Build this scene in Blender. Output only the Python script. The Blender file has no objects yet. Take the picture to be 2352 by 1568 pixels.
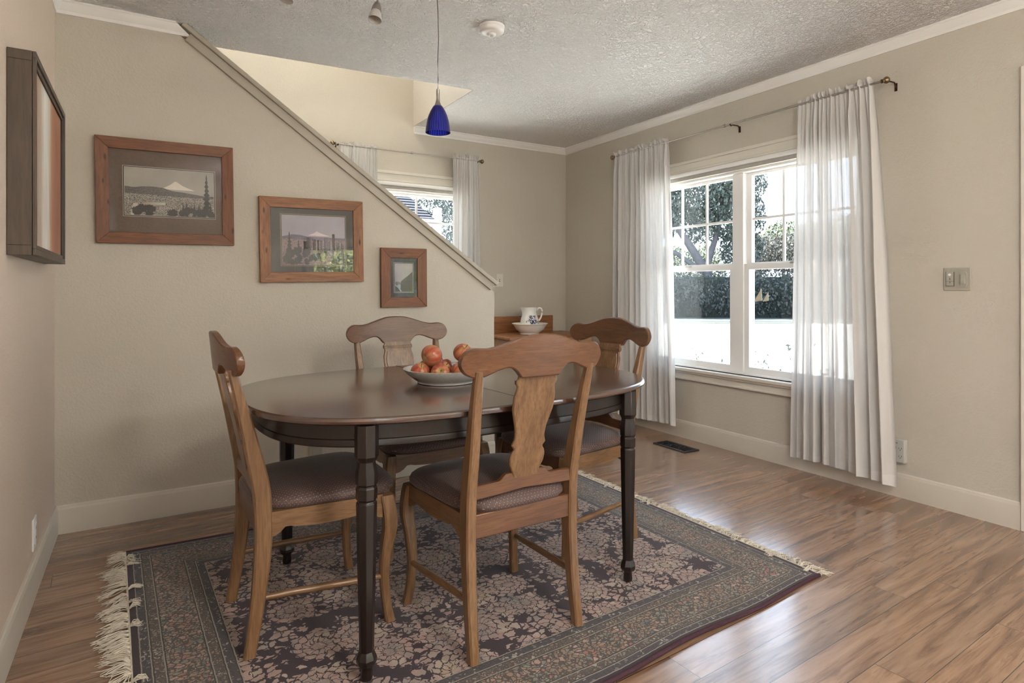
import bpy, bmesh, math, random
from mathutils import Vector, Matrix, Euler
R = math.radians
PI = math.pi
scn = bpy.context.scene
C = scn.collection

# ---------------------------------------------------------------- camera, world, sun, exposure
EYE = 1.10
cam = bpy.data.cameras.new('camera')
camo = bpy.data.objects.new('camera', cam)
C.objects.link(camo)
cam.sensor_width = 36.0
cam.lens = 1390.0 / 2352.0 * 36.0
cam.shift_y = -119.0 / 2352.0
cam.clip_end = 300
cam.clip_start = 0.02
camo.location = (0, 0, EYE)
camo.rotation_euler = (R(90), 0, -R(31.14))
scn.camera = camo

scn.view_settings.view_transform = 'Standard'
scn.view_settings.look = 'None'
scn.view_settings.gamma = 1
scn.view_settings.use_curve_mapping = False
scn.view_settings.exposure = 1.9
scn.cycles.use_denoising = True
scn.cycles.max_bounces = 10
scn.cycles.diffuse_bounces = 6
scn.cycles.transparent_max_bounces = 16
scn.cycles.sample_clamp_indirect = 6.0
scn.cycles.caustics_reflective = False
scn.cycles.caustics_refractive = False

world = bpy.data.worlds.new('world')
scn.world = world
world.use_nodes = True
wn = world.node_tree.nodes
wl = world.node_tree.links
for n in list(wn): wn.remove(n)
wo = wn.new('ShaderNodeOutputWorld')
wb = wn.new('ShaderNodeBackground')
wtc = wn.new('ShaderNodeTexCoord')
wsx = wn.new('ShaderNodeSeparateXYZ')
wr = wn.new('ShaderNodeValToRGB')
wl.new(wtc.outputs['Generated'], wsx.inputs[0])
wl.new(wsx.outputs['Z'], wr.inputs[0])
wr.color_ramp.elements[0].position = 0.0
wr.color_ramp.elements[0].color = (0.74, 0.84, 1.0, 1)
wr.color_ramp.elements[1].position = 1.0
wr.color_ramp.elements[1].color = (0.62, 0.76, 1.0, 1)
wl.new(wr.outputs[0], wb.inputs[0])
wb.inputs['Strength'].default_value = 1.7
wl.new(wb.outputs[0], wo.inputs[0])

sun = bpy.data.lights.new('sun', 'SUN')
suno = bpy.data.objects.new('sun', sun)
C.objects.link(suno)
sun.energy = 14.0
sun.angle = R(1.0)
sun.color = (1.0, 0.95, 0.86)
_sd = Vector((0.07, -0.47, -0.88)).normalized()      # direction the sunlight travels: from behind the back wall, high
suno.rotation_euler = _sd.to_track_quat('-Z', 'Y').to_euler()
suno.location = (0, 20, 30)

def portal(name, loc, rot, sx, sy):
    l = bpy.data.lights.new(name, 'AREA')
    l.shape = 'RECTANGLE'; l.size = sx; l.size_y = sy
    l.cycles.is_portal = True
    o = bpy.data.objects.new(name, l); C.objects.link(o)
    o.location = loc; o.rotation_euler = rot

# ---------------------------------------------------------------- helpers
def newbm(): return bmesh.new()

def obj(name, bm, mat, parent=None, angle=35, loc=None):
    me = bpy.data.meshes.new(name)
    bmesh.ops.recalc_face_normals(bm, faces=bm.faces)
    bm.to_mesh(me); bm.free()
    for p in me.polygons: p.use_smooth = True
    me.set_sharp_from_angle(angle=R(angle))
    mats = mat if isinstance(mat, (list, tuple)) else [mat]
    for m in mats: me.materials.append(m)
    o = bpy.data.objects.new(name, me); C.objects.link(o)
    if parent is not None: o.parent = parent
    if loc: o.location = loc
    return o

def bev(o, w=0.002, seg=2):
    m = o.modifiers.new('Bevel', 'BEVEL'); m.width = w; m.segments = seg
    m.limit_method = 'ANGLE'; m.angle_limit = R(40); m.harden_normals = False
    return o

def tag(o, label, cat, group=None, kind=None):
    if label: o['label'] = label
    if cat: o['category'] = cat
    if group: o['group'] = group
    if kind: o['kind'] = kind
    return o

def thing(name, label, cat, loc=(0, 0, 0), rz=0, group=None, kind=None):
    o = bpy.data.objects.new(name, None); C.objects.link(o)
    o.empty_display_size = 0.1
    o.location = loc; o.rotation_euler = (0, 0, rz)
    return tag(o, label, cat, group, kind)

def struct(name, bm, mat, angle=35):
    o = obj(name, bm, mat, None, angle); o['kind'] = 'structure'; return o

def box(bm, x0, x1, y0, y1, z0, z1, mi=0, M=None):
    vs = [bm.verts.new((x, y, z)) for x in (x0, x1) for y in (y0, y1) for z in (z0, z1)]
    if M is not None:
        for v in vs: v.co = M @ v.co
    for f in ((0, 1, 3, 2), (4, 6, 7, 5), (0, 4, 5, 1), (2, 3, 7, 6), (0, 2, 6, 4), (1, 5, 7, 3)):
        fc = bm.faces.new([vs[i] for i in f]); fc.material_index = mi
    return vs

def loft(bm, rings, cap=True, closed=True, mi=0):
    vr = [[bm.verts.new(p) for p in r] for r in rings]
    n = len(vr[0])
    for a, b in zip(vr[:-1], vr[1:]):
        for i in range(n if closed else n - 1):
            j = (i + 1) % n
            f = bm.faces.new((a[i], a[j], b[j], b[i])); f.material_index = mi
    if cap:
        f = bm.faces.new(vr[0][::-1]); f.material_index = mi
        f = bm.faces.new(vr[-1]); f.material_index = mi
    return vr

def lathe(bm, prof, n=32, c=(0, 0, 0), M=None, closed_ends=True, fac=None, mi=0):
    """prof: list of (r, z)"""
    rings = []
    for r, z in prof:
        ring = []
        for i in range(n):
            a = 2 * PI * i / n
            rr = r * (fac(a, z) if fac else 1)
            p = Vector((rr * math.cos(a), rr * math.sin(a), z))
            if M is not None: p = M @ p
            ring.append(p + Vector(c))
        rings.append(ring)
    loft(bm, rings, cap=closed_ends, mi=mi)

def tube(bm, pts, rad, n=8, cap=True, mi=0):
    pts = [Vector(p) for p in pts]
    rads = rad if isinstance(rad, (list, tuple)) else [rad] * len(pts)
    rings = []
    up = Vector((0, 0, 1))
    for i, p in enumerate(pts):
        t = (pts[min(i + 1, len(pts) - 1)] - pts[max(i - 1, 0)]).normalized()
        u = t.cross(up)
        if u.length < 1e-3: u = t.cross(Vector((0, 1, 0)))
        u.normalize(); w = t.cross(u).normalized()
        rings.append([p + (u * math.cos(2 * PI * k / n) + w * math.sin(2 * PI * k / n)) * rads[i] for k in range(n)])
    loft(bm, rings, cap=cap, mi=mi)

def prism(bm, poly, axis, a, b, mi=0):
    """extrude a 2D polygon between a and b along axis ('x','y','z')"""
    def P(p, h):
        if axis == 'x': return (h, p[0], p[1])
        if axis == 'y': return (p[0], h, p[1])
        return (p[0], p[1], h)
    v0 = [bm.verts.new(P(p, a)) for p in poly]
    v1 = [bm.verts.new(P(p, b)) for p in poly]
    n = len(poly)
    for i in range(n):
        j = (i + 1) % n
        f = bm.faces.new((v0[i], v0[j], v1[j], v1[i])); f.material_index = mi
    f = bm.faces.new(v0[::-1]); f.material_index = mi
    f = bm.faces.new(v1); f.material_index = mi

def crect(cx, cy, w, d, ch):
    """chamfered rectangle, 8 points, in two axes"""
    w /= 2; d /= 2
    return [(cx - w + ch, cy - d), (cx + w - ch, cy - d), (cx + w, cy - d + ch), (cx + w, cy + d - ch),
            (cx + w - ch, cy + d), (cx - w + ch, cy + d), (cx - w, cy + d - ch), (cx - w, cy - d + ch)]

def interp(tab, x):
    """smooth curve through the points of tab (cubic Hermite)"""
    n = len(tab)
    if x <= tab[0][0]: return tab[0][1]
    if x >= tab[-1][0]: return tab[-1][1]
    for i in range(n - 1):
        if x <= tab[i + 1][0]: break
    (a, va), (b, vb) = tab[i], tab[i + 1]
    sl = (vb - va) / (b - a)
    def tan(k):
        if k == 0: return (tab[1][1] - tab[0][1]) / (tab[1][0] - tab[0][0])
        if k == n - 1: return (tab[-1][1] - tab[-2][1]) / (tab[-1][0] - tab[-2][0])
        s0 = (tab[k][1] - tab[k - 1][1]) / (tab[k][0] - tab[k - 1][0]); s1 = (tab[k + 1][1] - tab[k][1]) / (tab[k + 1][0] - tab[k][0])
        return 0.0 if s0 * s1 <= 0 else 2 * s0 * s1 / (s0 + s1)
    m0, m1 = tan(i), tan(i + 1)
    h = b - a; t = (x - a) / h
    return (2 * t ** 3 - 3 * t * t + 1) * va + (t ** 3 - 2 * t * t + t) * h * m0 + (-2 * t ** 3 + 3 * t * t) * vb + (t ** 3 - t * t) * h * m1

def profile_run(bm, prof, p0, p1, out):
    """sweep a 2D profile (offset from the wall, height) from p0 to p1; out = unit vector off the wall"""
    out = Vector(out)
    rings = []
    for p in (p0, p1):
        p = Vector(p)
        rings.append([p + out * a + Vector((0, 0, b)) for a, b in prof])
    loft(bm, rings)

# ---------------------------------------------------------------- materials
class NT:
    def __init__(s, name):
        s.mat = bpy.data.materials.new(name); s.mat.use_nodes = True
        s.t = s.mat.node_tree; s.n = s.t.nodes; s.l = s.t.links
        s.b = s.n['Principled BSDF']; s.out = s.n['Material Output']
    def node(s, typ, **kw):
        n = s.n.new(typ)
        for k, v in kw.items(): setattr(n, k, v)
        return n
    def put(s, sock, v):
        if isinstance(v, bpy.types.NodeSocket): s.l.new(v, sock)
        elif v is not None: sock.default_value = v
    def m(s, op, a, b=None, c=None, clamp=False):
        n = s.node('ShaderNodeMath', operation=op, use_clamp=clamp)
        for i, v in enumerate((a, b, c)):
            if v is not None: s.put(n.inputs[i], v)
        return n.outputs[0]
    def vm(s, op, a, b=None, scale=None):
        n = s.node('ShaderNodeVectorMath', operation=op)
        s.put(n.inputs[0], a)
        if b is not None: s.put(n.inputs[1], b)
        if scale is not None: s.put(n.inputs['Scale'], scale)
        return n.outputs['Value'] if op in ('LENGTH', 'DOT_PRODUCT', 'DISTANCE') else n.outputs[0]
    def co(s, which='Object', scale=None, rot=None, loc=None):
        o = s.node('ShaderNodeTexCoord').outputs[which]
        if scale or rot or loc:
            mp = s.node('ShaderNodeMapping'); s.l.new(o, mp.inputs[0])
            if loc: mp.inputs[1].default_value = loc
            if rot: mp.inputs[2].default_value = rot
            if scale: mp.inputs[3].default_value = scale
            o = mp.outputs[0]
        return o
    def sep(s, v):
        n = s.node('ShaderNodeSeparateXYZ'); s.l.new(v, n.inputs[0]); return n.outputs
    def comb(s, x, y, z=0.0):
        n = s.node('ShaderNodeCombineXYZ')
        s.put(n.inputs[0], x); s.put(n.inputs[1], y); s.put(n.inputs[2], z); return n.outputs[0]
    def noise(s, vec, scale=5, detail=3, rough=0.5, dist=0.0, out=0):
        n = s.node('ShaderNodeTexNoise'); s.put(n.inputs['Vector'], vec)
        n.inputs['Scale'].default_value = scale; n.inputs['Detail'].default_value = detail
        n.inputs['Roughness'].default_value = rough; n.inputs['Distortion'].default_value = dist
        return n.outputs[out]
    def vor(s, vec, scale=5, feature='F1', rnd=1.0, out='Distance'):
        n = s.node('ShaderNodeTexVoronoi', feature=feature); s.put(n.inputs['Vector'], vec)
        n.inputs['Scale'].default_value = scale; n.inputs['Randomness'].default_value = rnd
        return n if out is None else n.outputs[out]
    def ramp(s, fac, stops, interp='LINEAR'):
        n = s.node('ShaderNodeValToRGB'); s.put(n.inputs[0], fac)
        cr = n.color_ramp; cr.interpolation = interp
        cc = [(c, c, c, 1) if isinstance(c, (int, float)) else (*c, 1) for p, c in stops]
        cr.elements[1].position = stops[-1][0]; cr.elements[1].color = cc[-1]
        cr.elements[0].position = stops[0][0]; cr.elements[0].color = cc[0]
        for (p, c), q in list(zip(stops, cc))[1:-1]:
            e = cr.elements.new(p); e.color = q
        return n.outputs[0]
    def mix(s, fac, a, b, blend='MIX'):
        n = s.node('ShaderNodeMix', data_type='RGBA', blend_type=blend)
        s.put(n.inputs[0], fac)
        for sock, v in ((n.inputs[6], a), (n.inputs[7], b)):
            if isinstance(v, tuple): v = (*v[:3], 1)
            s.put(sock, v)
        return n.outputs[2]
    def bump(s, h, strength=0.3, dist=0.01, normal=None):
        n = s.node('ShaderNodeBump'); s.put(n.inputs['Height'], h)
        n.inputs['Strength'].default_value = strength; n.inputs['Distance'].default_value = dist
        if normal is not None: s.l.new(normal, n.inputs['Normal'])
        return n.outputs[0]
    def fin(s, color=None, rough=None, normal=None, **kw):
        if color is not None:
            s.put(s.b.inputs['Base Color'], (*color, 1) if isinstance(color, tuple) else color)
        if rough is not None: s.put(s.b.inputs['Roughness'], rough)
        if normal is not None: s.l.new(normal, s.b.inputs['Normal'])
        for k, v in kw.items(): s.put(s.b.inputs[k.replace('_', ' ')], v)
        return s.mat

def plain(name, col, rough=0.5, metal=0.0, var=0.06, scale=30, **kw):
    t = NT(name)
    n = t.noise(t.co(), scale, 4)
    lo = tuple(c * (1 - var) for c in col); hi = tuple(min(1, c * (1 + var)) for c in col)
    return t.fin(t.ramp(n, [(0.3, lo), (0.7, hi)]), rough, Metallic=metal, **kw)

def wood(name, dark, mid, light, axis='z', scale=1.0, rough=0.35, knots=False, streak=0.5, coat=0.0, bs=0.15):
    t = NT(name)
    sc = {'x': (1.2, 14, 14), 'y': (14, 1.2, 14), 'z': (14, 14, 1.2)}[axis]
    v = t.co(scale=tuple(a * scale for a in sc))
    n1 = t.noise(v, 1.6, 6, 0.62, 0.6)
    n2 = t.noise(t.co(scale=tuple(a * scale * 4 for a in sc)), 2.0, 3, 0.6, 0.2)
    col = t.ramp(n1, [(0.25, dark), (0.48, mid), (0.75, light)])
    n3 = t.noise(t.co(), 3.5, 3)
    col = t.mix(t.ramp(n3, [(0.35, 0.0), (0.7, 0.55)]), col, mid)
    col = t.mix(t.ramp(n2, [(0.35, streak), (0.55, 0.0)]), col, dark)
    if knots:
        kv = t.vor(t.co(scale={'x': (5, 16, 16), 'y': (16, 5, 16), 'z': (16, 16, 5)}[axis]), 1.6, out='Distance')
        col = t.mix(t.ramp(kv, [(0.07, 0.85), (0.17, 0.0)]), col, tuple(c * 0.22 for c in dark))
    return t.fin(col, rough, t.bump(n2, bs, 0.001), **({'Coat Weight': coat, 'Coat Roughness': 0.2, 'Coat IOR': 1.75 if coat > 0.9 else 1.5} if coat else {}))

def paint(name, col, bump=0.35, rough=0.75):
    t = NT(name)
    n = t.noise(t.co(), 95, 3, 0.55)
    n2 = t.noise(t.co(), 260, 2)
    big = t.noise(t.co(), 1.3, 2)
    c = t.mix(t.ramp(big, [(0.3, 0.0), (0.7, 1.0)]), tuple(a * 0.975 for a in col), tuple(min(1, a * 1.02) for a in col))
    h = t.m('ADD', n, t.m('MULTIPLY', n2, 0.35))
    return t.fin(c, rough, t.bump(h, bump, 0.0035))

M = {}
M['wall'] = paint('wall_paint', (0.53, 0.49, 0.42), 0.55)
M['wall_warm_lit'] = paint('warm_lit_left_wall_paint', (0.60, 0.495, 0.405), 0.55)  # same wall paint, tinted for the warm light falling on this wall
M['base'] = plain('baseboard_paint', (0.56, 0.515, 0.445), 0.4, var=0.02, scale=4)
M['crown'] = plain('crown_white_paint', (0.78, 0.765, 0.74), 0.4, var=0.02, scale=4)
M['trimwhite'] = plain('window_white_vinyl', (0.80, 0.79, 0.77), 0.32, var=0.015, scale=5)
M['casing'] = plain('casing_cream_paint', (0.66, 0.62, 0.55), 0.38, var=0.02, scale=5)
M['captrim'] = plain('shaded_stair_cap_paint', (0.40, 0.365, 0.30), 0.4, var=0.03, scale=5)  # shade on the cap is darkened into its colour

def mk_ceiling():
    t = NT('textured_ceiling')
    n = t.noise(t.co(), 50, 4, 0.6, 0.8)
    h = t.ramp(n, [(0.42, 0.0), (0.52, 0.8), (0.6, 1.0)])
    n2 = t.noise(t.co(), 150, 2)
    hh = t.m('ADD', h, t.m('MULTIPLY', n2, 0.25))
    # the plasterer's texture fades out towards the far right end of the room
    x = t.sep(t.co())
    fade = t.ramp(t.m('DIVIDE', x[1], 5.0), [(0.62, 1.0), (0.82, 0.3)])
    hh = t.m('MULTIPLY', hh, fade)
    return t.fin((0.90, 0.89, 0.88), 0.85, t.bump(hh, 1.0, 0.016))
M['ceiling'] = mk_ceiling()

def mk_floor():
    t = NT('laminate_floor')
    v = t.co(rot=(0, 0, -0.052))
    s = t.sep(v)
    yy = t.m('ADD', s[1], -0.0286 + 1.21)
    row = t.m('FLOOR', t.m('DIVIDE', yy, 0.121))
    fy = t.m('FRACT', t.m('DIVIDE', yy, 0.121))
    wn_ = t.node('ShaderNodeTexWhiteNoise', noise_dimensions='1D'); t.l.new(row, wn_.inputs['W'])
    xs = t.m('DIVIDE', t.m('ADD', s[0], t.m('MULTIPLY', wn_.outputs['Value'], 1.2)), 1.2)
    cx = t.m('FLOOR', xs); fx = t.m('FRACT', xs)
    wn2 = t.node('ShaderNodeTexWhiteNoise', noise_dimensions='2D'); t.l.new(t.comb(row, cx), wn2.inputs['Vector'])
    pid = wn2.outputs['Value']
    # seams
    ey = t.m('MINIMUM', fy, t.m('SUBTRACT', 1.0, fy))
    ex = t.m('MULTIPLY', t.m('MINIMUM', fx, t.m('SUBTRACT', 1.0, fx)), 1.2 / 0.121)
    e = t.m('MINIMUM', ex, ey)
    seam = t.m('LESS_THAN', e, 0.009)
    off = t.m('MULTIPLY', pid, 37.0)
    g = t.comb(t.m('ADD', t.m('MULTIPLY', s[0], 1.0), off), t.m('MULTIPLY', s[1], 11.0), off)
    n1 = t.noise(g, 1.8, 6, 0.6, 0.9)
    g2 = t.comb(t.m('ADD', t.m('MULTIPLY', s[0], 3.0), off), t.m('MULTIPLY', s[1], 45.0), off)
    n2 = t.noise(g2, 1.6, 4, 0.6, 0.5)
    col = t.ramp(n1, [(0.28, (0.070, 0.036, 0.021)), (0.40, (0.172, 0.099, 0.060)), (0.50, (0.240, 0.147, 0.092)), (0.69, (0.315, 0.205, 0.135))])
    col = t.mix(t.ramp(n2, [(0.34, 0.55), (0.46, 0.0)]), col, (0.10, 0.045, 0.024))
    tint = t.ramp(pid, [(0.0, (0.88, 0.88, 0.88)), (0.5, (1.0, 0.97, 0.95)), (1.0, (1.12, 1.07, 1.03))])
    col = t.mix(1.0, col, tint, 'MULTIPLY')
    col = t.mix(seam, col, (0.03, 0.018, 0.012))
    hgt = t.m('ADD', t.m('MULTIPLY', n2, 0.12), t.m('MULTIPLY', seam, -1.0))
    rg = t.ramp(n1, [(0.3, 0.28), (0.7, 0.19)])
    return t.fin(col, rg, t.bump(hgt, 0.25, 0.0012), **{'Specular IOR Level': 0.8, 'Coat Weight': 0.55, 'Coat Roughness': 0.16, 'Coat IOR': 1.6})
M['floor'] = mk_floor()

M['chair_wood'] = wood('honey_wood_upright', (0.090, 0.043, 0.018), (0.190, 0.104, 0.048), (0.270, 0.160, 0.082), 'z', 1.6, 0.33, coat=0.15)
M['chair_wood_x'] = wood('honey_wood_crosswise_shaded', (0.062, 0.024, 0.011), (0.130, 0.056, 0.024), (0.190, 0.092, 0.042), 'x', 1.6, 0.33, coat=0.15)  # same wood; the weaker light on the rails is put into the colour
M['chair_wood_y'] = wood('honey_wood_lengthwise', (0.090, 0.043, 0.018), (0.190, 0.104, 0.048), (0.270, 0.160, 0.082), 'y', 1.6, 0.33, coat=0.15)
M['table_top'] = wood('dark_table_top_wood', (0.030, 0.014, 0.009), (0.060, 0.029, 0.019), (0.090, 0.046, 0.030), 'x', 1.2, 0.25, coat=1.0, streak=0.3, bs=0.02)
M['table_dark'] = wood('espresso_table_wood', (0.006, 0.0035, 0.003), (0.011, 0.006, 0.0045), (0.020, 0.011, 0.008), 'z', 1.2, 0.30, coat=0.04, streak=0.4, bs=0.05)
M['frame_a'] = wood('reclaimed_frame_wood', (0.075, 0.026, 0.010), (0.175, 0.062, 0.023), (0.25, 0.098, 0.038), 'x', 1.5, 0.5, knots=True, bs=0.4)
M['frame_b'] = wood('reclaimed_frame_wood_upright', (0.075, 0.026, 0.010), (0.175, 0.062, 0.023), (0.25, 0.098, 0.038), 'z', 1.5, 0.5, knots=True, bs=0.4)
M['frame_c'] = wood('pale_reclaimed_frame_wood', (0.11, 0.040, 0.014), (0.265, 0.108, 0.040), (0.37, 0.165, 0.065), 'x', 1.5, 0.5, knots=True, bs=0.4)
M['frame_d'] = wood('pale_reclaimed_frame_wood_upright', (0.11, 0.040, 0.014), (0.265, 0.108, 0.040), (0.37, 0.165, 0.065), 'z', 1.5, 0.5, knots=True, bs=0.4)
M['pine'] = wood('washstand_pine', (0.26, 0.13, 0.06), (0.44, 0.25, 0.13), (0.55, 0.34, 0.19), 'x', 1.0, 0.4)
M['oak'] = wood('washstand_oak', (0.16, 0.06, 0.022), (0.29, 0.125, 0.05), (0.36, 0.17, 0.075), 'x', 1.0, 0.4)
M['shadowbox'] = wood('dark_grey_brown_frame_wood', (0.050, 0.036, 0.026), (0.085, 0.062, 0.045), (0.12, 0.09, 0.065), 'z', 1.0, 0.5)
M['brass'] = plain('antique_brass', (0.26, 0.19, 0.11), 0.32, 1.0)
M['nickel'] = plain('brushed_nickel', (0.45, 0.42, 0.38), 0.35, 1.0)
M['cordgrey'] = plain('grey_cable', (0.10, 0.095, 0.09), 0.5)
M['iron'] = plain('black_cast_iron', (0.016, 0.016, 0.018), 0.45, 0.4)
M['blackhole'] = plain('dark_opening', (0.004, 0.004, 0.004), 0.9)
M['porcelain'] = plain('white_porcelain', (0.80, 0.79, 0.76), 0.12, var=0.02)
M['stoneware'] = plain('speckled_white_stoneware', (0.60, 0.60, 0.57), 0.22, var=0.08, scale=90)
M['ivory'] = plain('ivory_plastic', (0.37, 0.355, 0.295), 0.35, var=0.02)
M['whiteplastic'] = plain('white_plastic', (0.75, 0.74, 0.73), 0.35, var=0.02)
M['greyplastic'] = plain('grey_plastic', (0.42, 0.42, 0.40), 0.4, var=0.02)
M['slot'] = plain('dark_slots', (0.015, 0.014, 0.013), 0.6)
M['redslot'] = plain('rod_bracket_bronze', (0.06, 0.03, 0.022), 0.3, 0.8)
M['fringe'] = plain('cream_fringe_yarn', (0.56, 0.51, 0.42), 0.9, var=0.15, scale=60)
M['binding'] = plain('plum_rug_binding', (0.045, 0.016, 0.024), 0.95, var=0.2, scale=150)

def mk_fabric():
    t = NT('brown_dotted_seat_fabric')
    s = t.sep(t.co())
    k = 2 * PI / 0.0125
    nz = t.m('LESS_THAN', t.m('ABSOLUTE', t.sep(t.node('ShaderNodeTexCoord').outputs['Normal'])[2]), 0.45)
    sx = t.m('MULTIPLY_ADD', nz, s[1], s[0])
    sy = t.m('ADD', t.m('MULTIPLY', t.m('SUBTRACT', 1.0, nz), s[1]), t.m('MULTIPLY', nz, s[2]))
    a = t.m('SINE', t.m('MULTIPLY', t.m('ADD', sx, sy), k))
    b = t.m('SINE', t.m('MULTIPLY', t.m('SUBTRACT', sx, sy), k))
    dots = t.m('GREATER_THAN', t.m('MULTIPLY', t.m('MAXIMUM', a, 0.0), t.m('MAXIMUM', b, 0.0)), 0.80)
    n = t.noise(t.co(), 420, 2)
    base = t.ramp(n, [(0.3, (0.062, 0.036, 0.030)), (0.7, (0.125, 0.080, 0.068))])
    lines = t.m('MULTIPLY', t.m('ADD', t.m('SINE', t.m('MULTIPLY', s[0], 2 * PI / 0.006)), 1.0), 0.22)
    base = t.mix(lines, base, (0.04, 0.022, 0.024))
    col = t.mix(dots, base, (0.42, 0.33, 0.27))
    h = t.m('ADD', n, t.m('MULTIPLY', dots, 0.6))
    return t.fin(col, 0.62, t.bump(h, 0.4, 0.001), **{'Sheen Weight': 0.12, 'Sheen Roughness': 0.4})
M['fabric'] = mk_fabric()

RW, RD = 2.25, 1.64
def mk_rug():
    t = NT('oriental_rug_pile')
    uv = t.co('UV')
    w1 = t.noise(uv, 9, 3, 0.5, 0, 1)
    wv = t.vm('SCALE', t.vm('SUBTRACT', w1, (0.5, 0.5, 0.5)), scale=0.05)
    w2 = t.noise(uv, 60, 2, 0.5, 0, 1)
    p = t.vm('ADD', t.vm('ADD', uv, wv), t.vm('SCALE', t.vm('SUBTRACT', w2, (0.5, 0.5, 0.5)), scale=0.020))
    s = t.sep(uv)
    e = t.m('MINIMUM', t.m('MINIMUM', s[0], t.m('SUBTRACT', RW, s[0])), t.m('MINIMUM', s[1], t.m('SUBTRACT', RD, s[1])))
    wob = t.m('MULTIPLY', t.m('SUBTRACT', t.noise(uv, 40, 2), 0.5), 0.004)
    e = t.m('ADD', e, wob)
    plum = (0.022, 0.009, 0.015); pink = (0.36, 0.24, 0.205); beige = (0.38, 0.32, 0.265); grn = (0.16, 0.165, 0.14)
    taupe = (0.105, 0.085, 0.07); rose = (0.27, 0.115, 0.09); blue = (0.10, 0.12, 0.15)
    # palmettes: angular petals about voronoi centres
    vf = t.vor(p, 5.2, rnd=0.55, out=None)
    d = t.vm('SUBTRACT', t.vm('SCALE', p, scale=1.0), vf.outputs['Position'])
    ds = t.sep(d)
    ang = t.m('ARCTAN2', ds[1], ds[0])
    rad = t.vm('LENGTH', t.comb(ds[0], ds[1]))
    pet = t.m('ABSOLUTE', t.m('SINE', t.m('ADD', t.m('MULTIPLY', ang, 7.0), t.m('MULTIPLY', rad, 30.0))))
    edge = t.m('ADD', 0.058, t.m('MULTIPLY', pet, 0.024))
    infl = t.m('LESS_THAN', rad, edge)
    ringp = t.m('PINGPONG', t.m('ADD', rad, t.m('MULTIPLY', pet, 0.008)), 0.0135)
    vein = t.m('MAXIMUM', t.m('LESS_THAN', pet, 0.20), t.m('LESS_THAN', ringp, 0.0022))
    # leaf sprays between
    v2 = t.vor(t.vm('MULTIPLY', p, (1.0, 1.35, 1.0)), 31, 'DISTANCE_TO_EDGE', 0.95)
    v2c = t.vor(t.vm('MULTIPLY', p, (1.0, 1.35, 1.0)), 31, 'F1', 0.95, 'Color')
    c2 = t.sep(v2c)
    lines = t.m('LESS_THAN', v2, t.m('ADD', 0.05, t.m('MULTIPLY', c2[2], 0.10)))
    dark = t.m('LESS_THAN', c2[0], 0.20)
    big = t.m('GREATER_THAN', t.noise(p, 7.5, 2), 0.585)
    offm = t.m('MAXIMUM', t.m('MAXIMUM', lines, dark), big)
    maskf = t.m('MULTIPLY', infl, t.m('SUBTRACT', 1.0, vein))
    maskl = t.m('MULTIPLY', t.m('SUBTRACT', 1.0, infl), t.m('SUBTRACT', 1.0, offm))
    mask = t.m('MAXIMUM', maskf, maskl)
    cn = t.noise(p, 11, 3)
    fcol = t.ramp(cn, [(0.30, (0.22, 0.205, 0.19)), (0.42, (0.30, 0.235, 0.205)), (0.52, pink), (0.62, beige), (0.75, (0.34, 0.24, 0.15))])
    fcol = t.mix(t.m('MULTIPLY', c2[1], 0.35), fcol, taupe)
    field = t.mix(mask, plum, fcol)
    # main border
    v3 = t.vor(t.vm('MULTIPLY', p, (1.0, 1.2, 1.0)), 60, 'DISTANCE_TO_EDGE', 1.0)
    v3c = t.sep(t.vor(t.vm('MULTIPLY', p, (1.0, 1.2, 1.0)), 60, 'F1', 1.0, 'Color'))
    ln = t.m('LESS_THAN', v3, 0.12)
    bc = t.ramp(v3c[0], [(0.0, grn), (0.3, (0.20, 0.19, 0.15)), (0.5, (0.25, 0.19, 0.14)), (0.68, pink), (0.82, rose), (0.93, blue)], 'CONSTANT')
    big3 = t.noise(p, 16, 2)
    bc = t.mix(t.ramp(big3, [(0.42, 0.0), (0.58, 0.7)]), bc, (0.25, 0.145, 0.10))
    border = t.mix(ln, bc, (0.055, 0.05, 0.043))
    # narrow bands
    v4 = t.vor(p, 95, 'DISTANCE_TO_EDGE', 1.0)
    v4c = t.sep(t.vor(p, 95, 'F1', 1.0, 'Color'))
    nb = t.mix(t.m('LESS_THAN', v4, 0.16), t.ramp(v4c[0], [(0.0, taupe), (0.45, (0.19, 0.165, 0.13)), (0.75, (0.24, 0.14, 0.10)), (0.9, (0.30, 0.27, 0.22))], 'CONSTANT'), (0.06, 0.05, 0.045))
    dk = t.mix(t.m('LESS_THAN', v4, 0.10), t.ramp(v4c[1], [(0.0, (0.05, 0.045, 0.05)), (0.75, (0.13, 0.12, 0.12)), (0.9, (0.28, 0.26, 0.23))], 'CONSTANT'), (0.035, 0.03, 0.035))
    def gt(x): return t.m('GREATER_THAN', e, x)
    col = t.mix(gt(0.021), plum, dk)
    col = t.mix(gt(0.047), col, nb)
    col = t.mix(gt(0.080), col, border)
    col = t.mix(gt(0.196), col, nb)
    col = t.mix(gt(0.230), col, dk)
    col = t.mix(gt(0.260), col, field)
    lines_ = None
    for x in (0.021, 0.047, 0.080, 0.196, 0.230, 0.260):
        q = t.m('LESS_THAN', t.m('ABSOLUTE', t.m('SUBTRACT', e, x)), 0.0018)
        lines_ = q if lines_ is None else t.m('MAXIMUM', lines_, q)
    darkl = None
    for x in (0.0505, 0.0835, 0.1925, 0.2265, 0.2565):
        q = t.m('LESS_THAN', t.m('ABSOLUTE', t.m('SUBTRACT', e, x)), 0.0018)
        darkl = q if darkl is None else t.m('MAXIMUM', darkl, q)
    col = t.mix(lines_, col, (0.24, 0.215, 0.175))
    col = t.mix(darkl, col, (0.02, 0.022, 0.02))
    pile = t.noise(uv, 500, 2)
    col = t.mix(1.0, col, t.ramp(pile, [(0.3, 0.72), (0.7, 1.25)]), 'MULTIPLY')
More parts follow.
